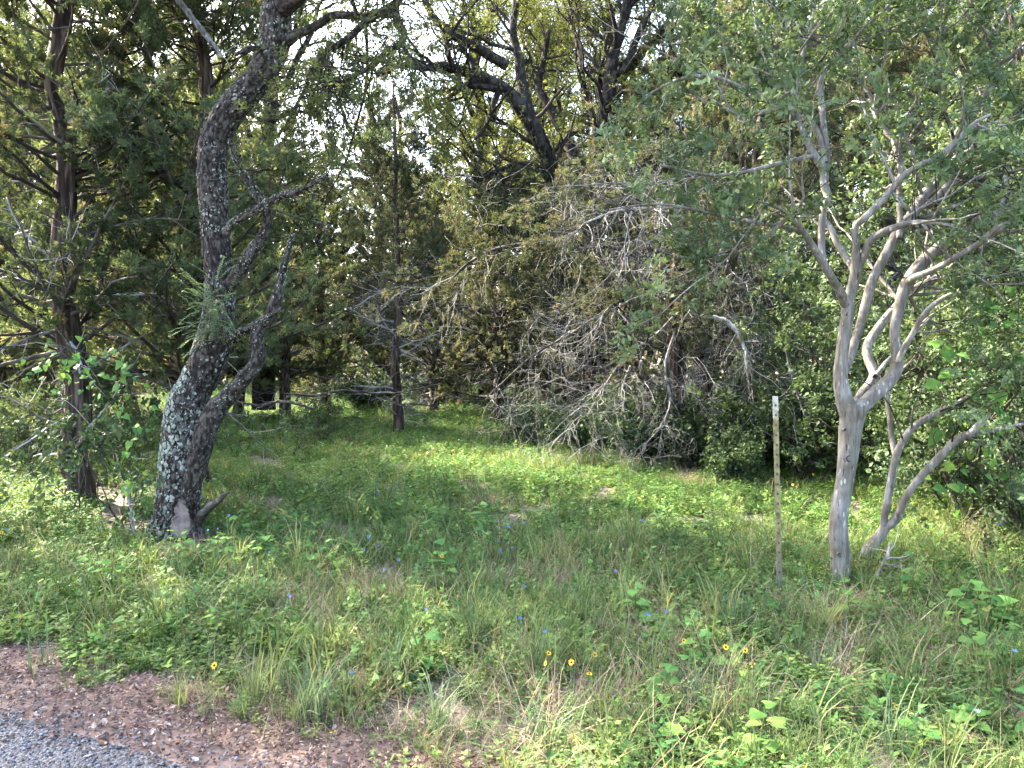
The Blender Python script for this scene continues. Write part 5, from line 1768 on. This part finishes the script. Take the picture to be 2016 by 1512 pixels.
BLUE = [
    (657, 1032, "single blue flower above the grass, halfway between the oak and the tall middle weed"),
    (726, 1056, "very pale blue flower left of the tall middle weed"),
    (744, 1074, "upper right of the two small blue flowers left of the middle"),
    (716, 1081, "lower left of the two small blue flowers left of the middle"),
    (785, 1102, "upper blue flower of the two above the reddish straw clump"),
    (757, 1121, "lower blue flower of the two above the reddish straw clump"),
    (952, 1048, "blue flower among the leaves of the tall middle weed"),
    (1001, 1036, "blue flower in the topmost pair right of the tall middle weed, left one"),
    (1032, 1029, "blue flower in the topmost pair right of the tall middle weed, right one"),
    (982, 1066, "left small flower of the blue cluster right of the tall middle weed"),
    (999, 1069, "upper flower of the blue cluster right of the tall middle weed"),
    (985, 1083, "largest lower flower of the blue cluster right of the tall middle weed"),
    (1009, 1078, "rightmost flower of the blue cluster right of the tall middle weed"),
    (839, 1199, "single blue flower below the spreading heart-leaved weed"),
    (1023, 1216, "deep blue flower in the tall grass tuft at the middle"),
    (1073, 1242, "blue flower at the right side of the tall grass tuft"),
    (1032, 1152, "blue flower just above the two yellow daisies of the tall tuft"),
    (1275, 1208, "left blue flower of the pair beside the upright dark-leaved weed"),
    (1311, 1201, "right blue flower of the pair beside the upright dark-leaved weed"),
    (692, 1322, "lowest blue flower, in the tall grass left of the middle"),
    (1204, 1013, "blue flower in the shaded grass left of the steel post, left of two"),
    (1266, 1025, "blue flower in the shaded grass left of the steel post, right of two"),
    (744, 972, "large blue flower at the edge of the sunlit strip, left of the middle"),
    (763, 962, "small blue flower just right of the large one at the sunlit strip"),
    (410, 1043, "left blue flower of the pair at the oak's right foot"),
    (429, 1041, "right blue flower of the pair at the oak's right foot"),
    (531, 1087, "blue flower above the sprawling weed right of the oak"),
    (571, 1173, "blue flower below the sprawling weeds right of the oak"),
    (451, 1013, "blue flower beside the broken stub at the oak's foot"),
    (583, 1030, "blue flower in the grass right of the broken stub"),
    (639, 1030, "blue flower just left of the single one between oak and middle weed"),
    (14, 1042, "blue flower at the left edge next to a yellow one"),
    (198, 1039, "blue flower between the shaggy cedar and the oak"),
    (149, 965, "blue flower on the foot of the shaggy cedar"),
    (1399, 934, "blue flower below the dark shrubs left of the steel post, left one"),
    (1448, 922, "blue flower below the dark shrubs left of the steel post, right one"),
    (1953, 975, "blue flower near the right edge beside the leaning sapling stem"),
    (1967, 1031, "blue flower near the right edge below the one by the sapling"),
    (1999, 1280, "blue flower at the right edge next to the drooping yellow-green weed"),
    (1925, 1398, "blue flower by the bare soil in the bottom right corner"),
]
YELLOW = [
    (1029, 1168, "upper yellow daisy of the pair in the tall middle tuft"),
    (1023, 1178, "lower yellow daisy of the pair in the tall middle tuft"),
    (1080, 1286, "upper yellow daisy of the two below the tall middle tuft"),
    (1074, 1306, "lower yellow daisy of the two below the tall middle tuft"),
    (1125, 1304, "yellow daisy right of the two below the tall middle tuft"),
    (1160, 1327, "lowest yellow daisy of the group below the tall middle tuft"),
    (1171, 1289, "pale yellow daisy at the right of the group below the tuft"),
    (656, 1441, "yellow daisy at the bottom edge left of the middle"),
    (870, 1095, "tiny yellow daisy above the spreading heart-leaved weed"),
    (1346, 1261, "yellow daisy right of the pair of blue flowers near the post"),
    (813, 900, "leftmost yellow daisy on the sunlit strip behind"),
    (841, 891, "second yellow daisy from the left on the sunlit strip behind"),
    (959, 910, "yellow daisy in the middle of the sunlit strip"),
    (1029, 900, "yellow daisy at the right end of the sunlit strip"),
    (1034, 941, "yellow daisy just below the right end of the sunlit strip"),
    (1257, 901, "yellow daisy under the drooping dead twigs"),
    (1601, 934, "yellow daisy between the post and the smooth-barked trunk"),
    (1472, 924, "yellow daisy left of the steel post, beside the blue ones"),
    (1549, 950, "left yellow daisy of the two just right of the steel post"),
    (1561, 954, "right yellow daisy of the two just right of the steel post"),
    (1372, 938, "yellow daisy left of the blue flowers below the dark shrubs"),
    (1429, 1274, "leftmost yellow daisy of the five below the steel post"),
    (1467, 1281, "middle yellow daisy of the upper row of five below the post"),
    (1476, 1272, "top right yellow daisy of the five below the post"),
    (1468, 1316, "lower left yellow daisy of the five below the post"),
    (1483, 1310, "lower right yellow daisy of the five below the post"),
    (1764, 1391, "yellow daisy in the low weeds below the smooth-barked tree"),
    (422, 1310, "yellow daisy in the short grass near the road shoulder"),
    (3, 1048, "yellow daisy cut by the left edge"),
]
k = 0
for px, py, lab in BLUE:
    flower(px, py, 'b', lab, k); k += 1
for px, py, lab in YELLOW:
    flower(px, py, 'y', lab, k); k += 1
flower(1212, 1124, 'p', "single purple flower in the pale grass left of the steel post", 999)

# ------------------------------------------------------------------ fallen leaves, stones, sticks
rngx = np.random.default_rng(404)
M_dead = leaf_mat("bleached_dead_leaf", [(0, (.22, .18, .15)), (1, (.38, .34, .30))], trans=.1, rough=.8, vary=.1)
M_deadbrown = leaf_mat("brown_dead_leaf", [(0, (.14, .085, .05)), (1, (.2, .12, .075))], trans=.1, rough=.8, vary=.1)
DL = []
for k in range(3):
    v, t = leaf_shape(.05, .027, [-.25, .3, .1][k], [.25, -.2, .35][k], 'oval')
    DL.append((v - np.array([0, 0, .025]), t))
FALLEN = [
    (140, 1378, 1.0, 0, "oval bleached leaf lying on the pink shoulder gravel"),
    (206, 1421, 1.0, 0, "curled pale leaf on the shoulder, upper of two near the asphalt"),
    (185, 1432, .8, 0, "curled pale leaf on the shoulder, lower of two near the asphalt"),
    (200, 1463, .9, 1, "tan leaf lying on the grey asphalt chips"),
    (172, 1488, .8, 0, "pale leaf on the asphalt at the bottom left"),
    (105, 1441, .7, 1, "small brown leaf on the asphalt edge near the left"),
    (255, 1447, .8, 1, "tan triangular leaf on the shoulder right of the asphalt"),
    (300, 1441, .9, 0, "grey-white leaf in the litter left of the grass edge"),
    (330, 1427, .8, 0, "pale leaf under the grass edge above the grey one"),
    (385, 1497, .7, 0, "pale leaf at the bottom edge in the straw litter"),
    (350, 1462, .9, 1, "brown leaf in the litter at the grass edge"),
    (72, 1409, .7, 0, "small pale leaf at the upper asphalt edge"),
    (160, 1364, .8, 0, "whitish leaf beside the oval leaf on the shoulder"),
    (1640, 1480, .9, 1, "curled brown leaf among the weeds at the bottom right"),
    (1845, 1160, 1.2, 1, "rusty leaf on the shaded weeds near the right edge"),
]
for px, py, sc, kk, lab in FALLEN:
    b = onground(px, py, .025)
    mb = MB(); v, t = DL[rngx.integers(0, 3)]
    mb.add(v, t, None, rngx.random())
    o = link("fallen_leaf", mb.mesh("fallen_leaf", [M_dead, M_deadbrown][kk]), None, tuple(b + np.array([0, 0, .006])))
    o.rotation_euler = (math.pi / 2 + rngx.normal(0, .25), rngx.normal(0, .2), rngx.uniform(0, 6.28)); o.rotation_mode = 'ZYX'
    o.rotation_mode = 'XYZ'
    o.scale = (sc,) * 3
    tag(o, lab, "leaf", "fallen leaves")
for px, py, h, lab in ((827, 1152, .14, "bright yellow fallen leaf in the middle of the grass"), (1822, 958, .45, "yellow dying leaf hanging beside the leaning sapling stem"), (1803, 990, .35, "lower yellow dying leaf beside the leaning sapling stem")):
    b = onground(px, py, h) if h < .3 else at(px, py, 5.3)
    mb = MB(); v, t = DL[0]; mb.add(v, t, None, .5)
    o = link("yellow_leaf", mb.mesh("yellow_leaf", YLEAF), None, tuple(b))
    o.rotation_euler = (math.pi * .35, .4, .8)
    tag(o, lab, "leaf", "yellow leaves")
M_stone = plain_mat("pinkish_stone", (.42, .31, .26), (.25, .18, .15), scale=14, rough=.9, bump=.4)
for px, py, w, lab in ((1950, 1432, .055, "largest pinkish stone on the bare soil at the bottom right"), (1985, 1408, .035, "stone above the largest one on the bare soil"), (1925, 1412, .03, "small stone left of the largest one on the bare soil"), (1905, 1455, .028, "pebble at the left end of the bare soil"), (1975, 1450, .03, "pebble just below the largest stone on the bare soil"), (1895, 1500, .04, "flat stone at the bottom edge near the corner")):
    b = onground(px, py)
    v, t, _ = peb[rngx.integers(0, 6)]
    mb = MB(); mb.add(v * np.array([w, w * .8, w * .5]), np.vstack([t, [[10, 14, 10]]])[:-1])
    o = link("stone", mb.mesh("stone", M_stone, smooth=True), None, tuple(b + np.array([0, 0, w * .15])))
    o.rotation_euler = (0, 0, rngx.uniform(0, 6)); tag(o, lab, "stone", "stones on the bare soil")
# bare soil under them
mb = MB()
c = np.array([2.14, 3.2]); V = []
for i in range(28):
    a = i / 28 * 6.283; r = .34 + .10 * math.sin(a * 3 + 1) + rngx.normal(0, .03)
    V.append((c[0] + math.cos(a) * r * 1.2, c[1] + math.sin(a) * r * .8))
V = np.array([(c[0], c[1])] + V); V = np.column_stack([V, gh(V[:, 0], V[:, 1]) + .006])
V[1:, 2] -= .01
mb.add(V, [[0, 1 + i, 1 + (i + 1) % 28] for i in range(28)])
link("bare_ground", mb.mesh("bare_ground", shoulder_m, smooth=True), kind="structure")

STICKS = [
    ([(20, 1078, 9), (50, 1056, 9), (75, 1040, 8), (100, 1025, 6), (120, 1012, 4)], 6.9, 7.3, "dead_branch", "grey fallen branch leaning left of the shaggy cedar's foot"),
    ([(1515, 720, 3), (1522, 760, 4), (1545, 650, 4), (1550, 700, 3)], 8.6, 8.4, None, None),
    ([(1690, 1190, 3), (1712, 1160, 4), (1735, 1120, 5), (1748, 1090, 5), (1752, 1070, 3)], 5.0, 5.3, "dead_stick", "thin pale stick leaning against the sapling's base"),
    ([(265, 1080, 5), (262, 1040, 5), (258, 1005, 4), (248, 960, 3)], 6.2, 6.3, "dead_stick", "thin upright dead stick left of the oak's foot"),
    ([(620, 806, 4), (560, 790, 6), (510, 798, 5), (460, 790, 4)], 11.5, 11.8, "dead_branch", "dark dead branch hanging low across the shade right of the oak"),
    ([(870, 755, 3), (800, 770, 3), (740, 775, 4), (680, 768, 4), (620, 779, 5), (560, 775, 3)], 13.0, 12.2, "dead_branch", "long bare branch lying low in front of the sunny clearing"),
    ([(350, 0, 13), (378, 35, 12), (405, 70, 11), (425, 95, 9), (438, 112, 6)], 7.6, 7.3, "dead_branch", "grey broken branch hanging at the top between cedar crown and oak"),
    ([(1545, 640, 3), (1548, 690, 4), (1560, 740, 4), (1575, 790, 4), (1590, 830, 3)], 8.9, 8.9, "dead_stick", "pale crooked twig standing right above the steel post"),
    ([(1395, 622, 7), (1430, 632, 8), (1452, 655, 8), (1467, 690, 7), (1472, 730, 4)], 8.8, 8.5, "dead_branch", "long pale bare branch bending down above the steel post"),
]
for k, (sp, y0, y1, nm, lab) in enumerate(STICKS):
    if nm is None:
        continue
    p, r = trace(sp, y0, y1, n=26)
    p = p + np.random.default_rng(k).normal(0, .004, p.shape)
    root = thing(nm, lab, "branch", tuple(p[0]))
    mb = MB(); bark_tube(mb, p, r, 9, .002, 400 + k, 'oak'); part("stick", mb, M_twig_dark if k in (4, 5) else M_twig, root, smooth=True)
    a, c, _ = resample(p, r, 10)
    rs_ = np.random.default_rng(700 + k)
    b1, r1, _ = spawn(rs_, a[None], c[None], 12, .2, 1, .1, .45, 30, 75, 6, .25, (0, 0, -.03), .5, .005, .002)
    mb = MB(); tubes(mb, b1, r1, 4, rs_.random(len(b1)))
    part("twigs", mb, M_twig, root, kind="stuff", smooth=True)
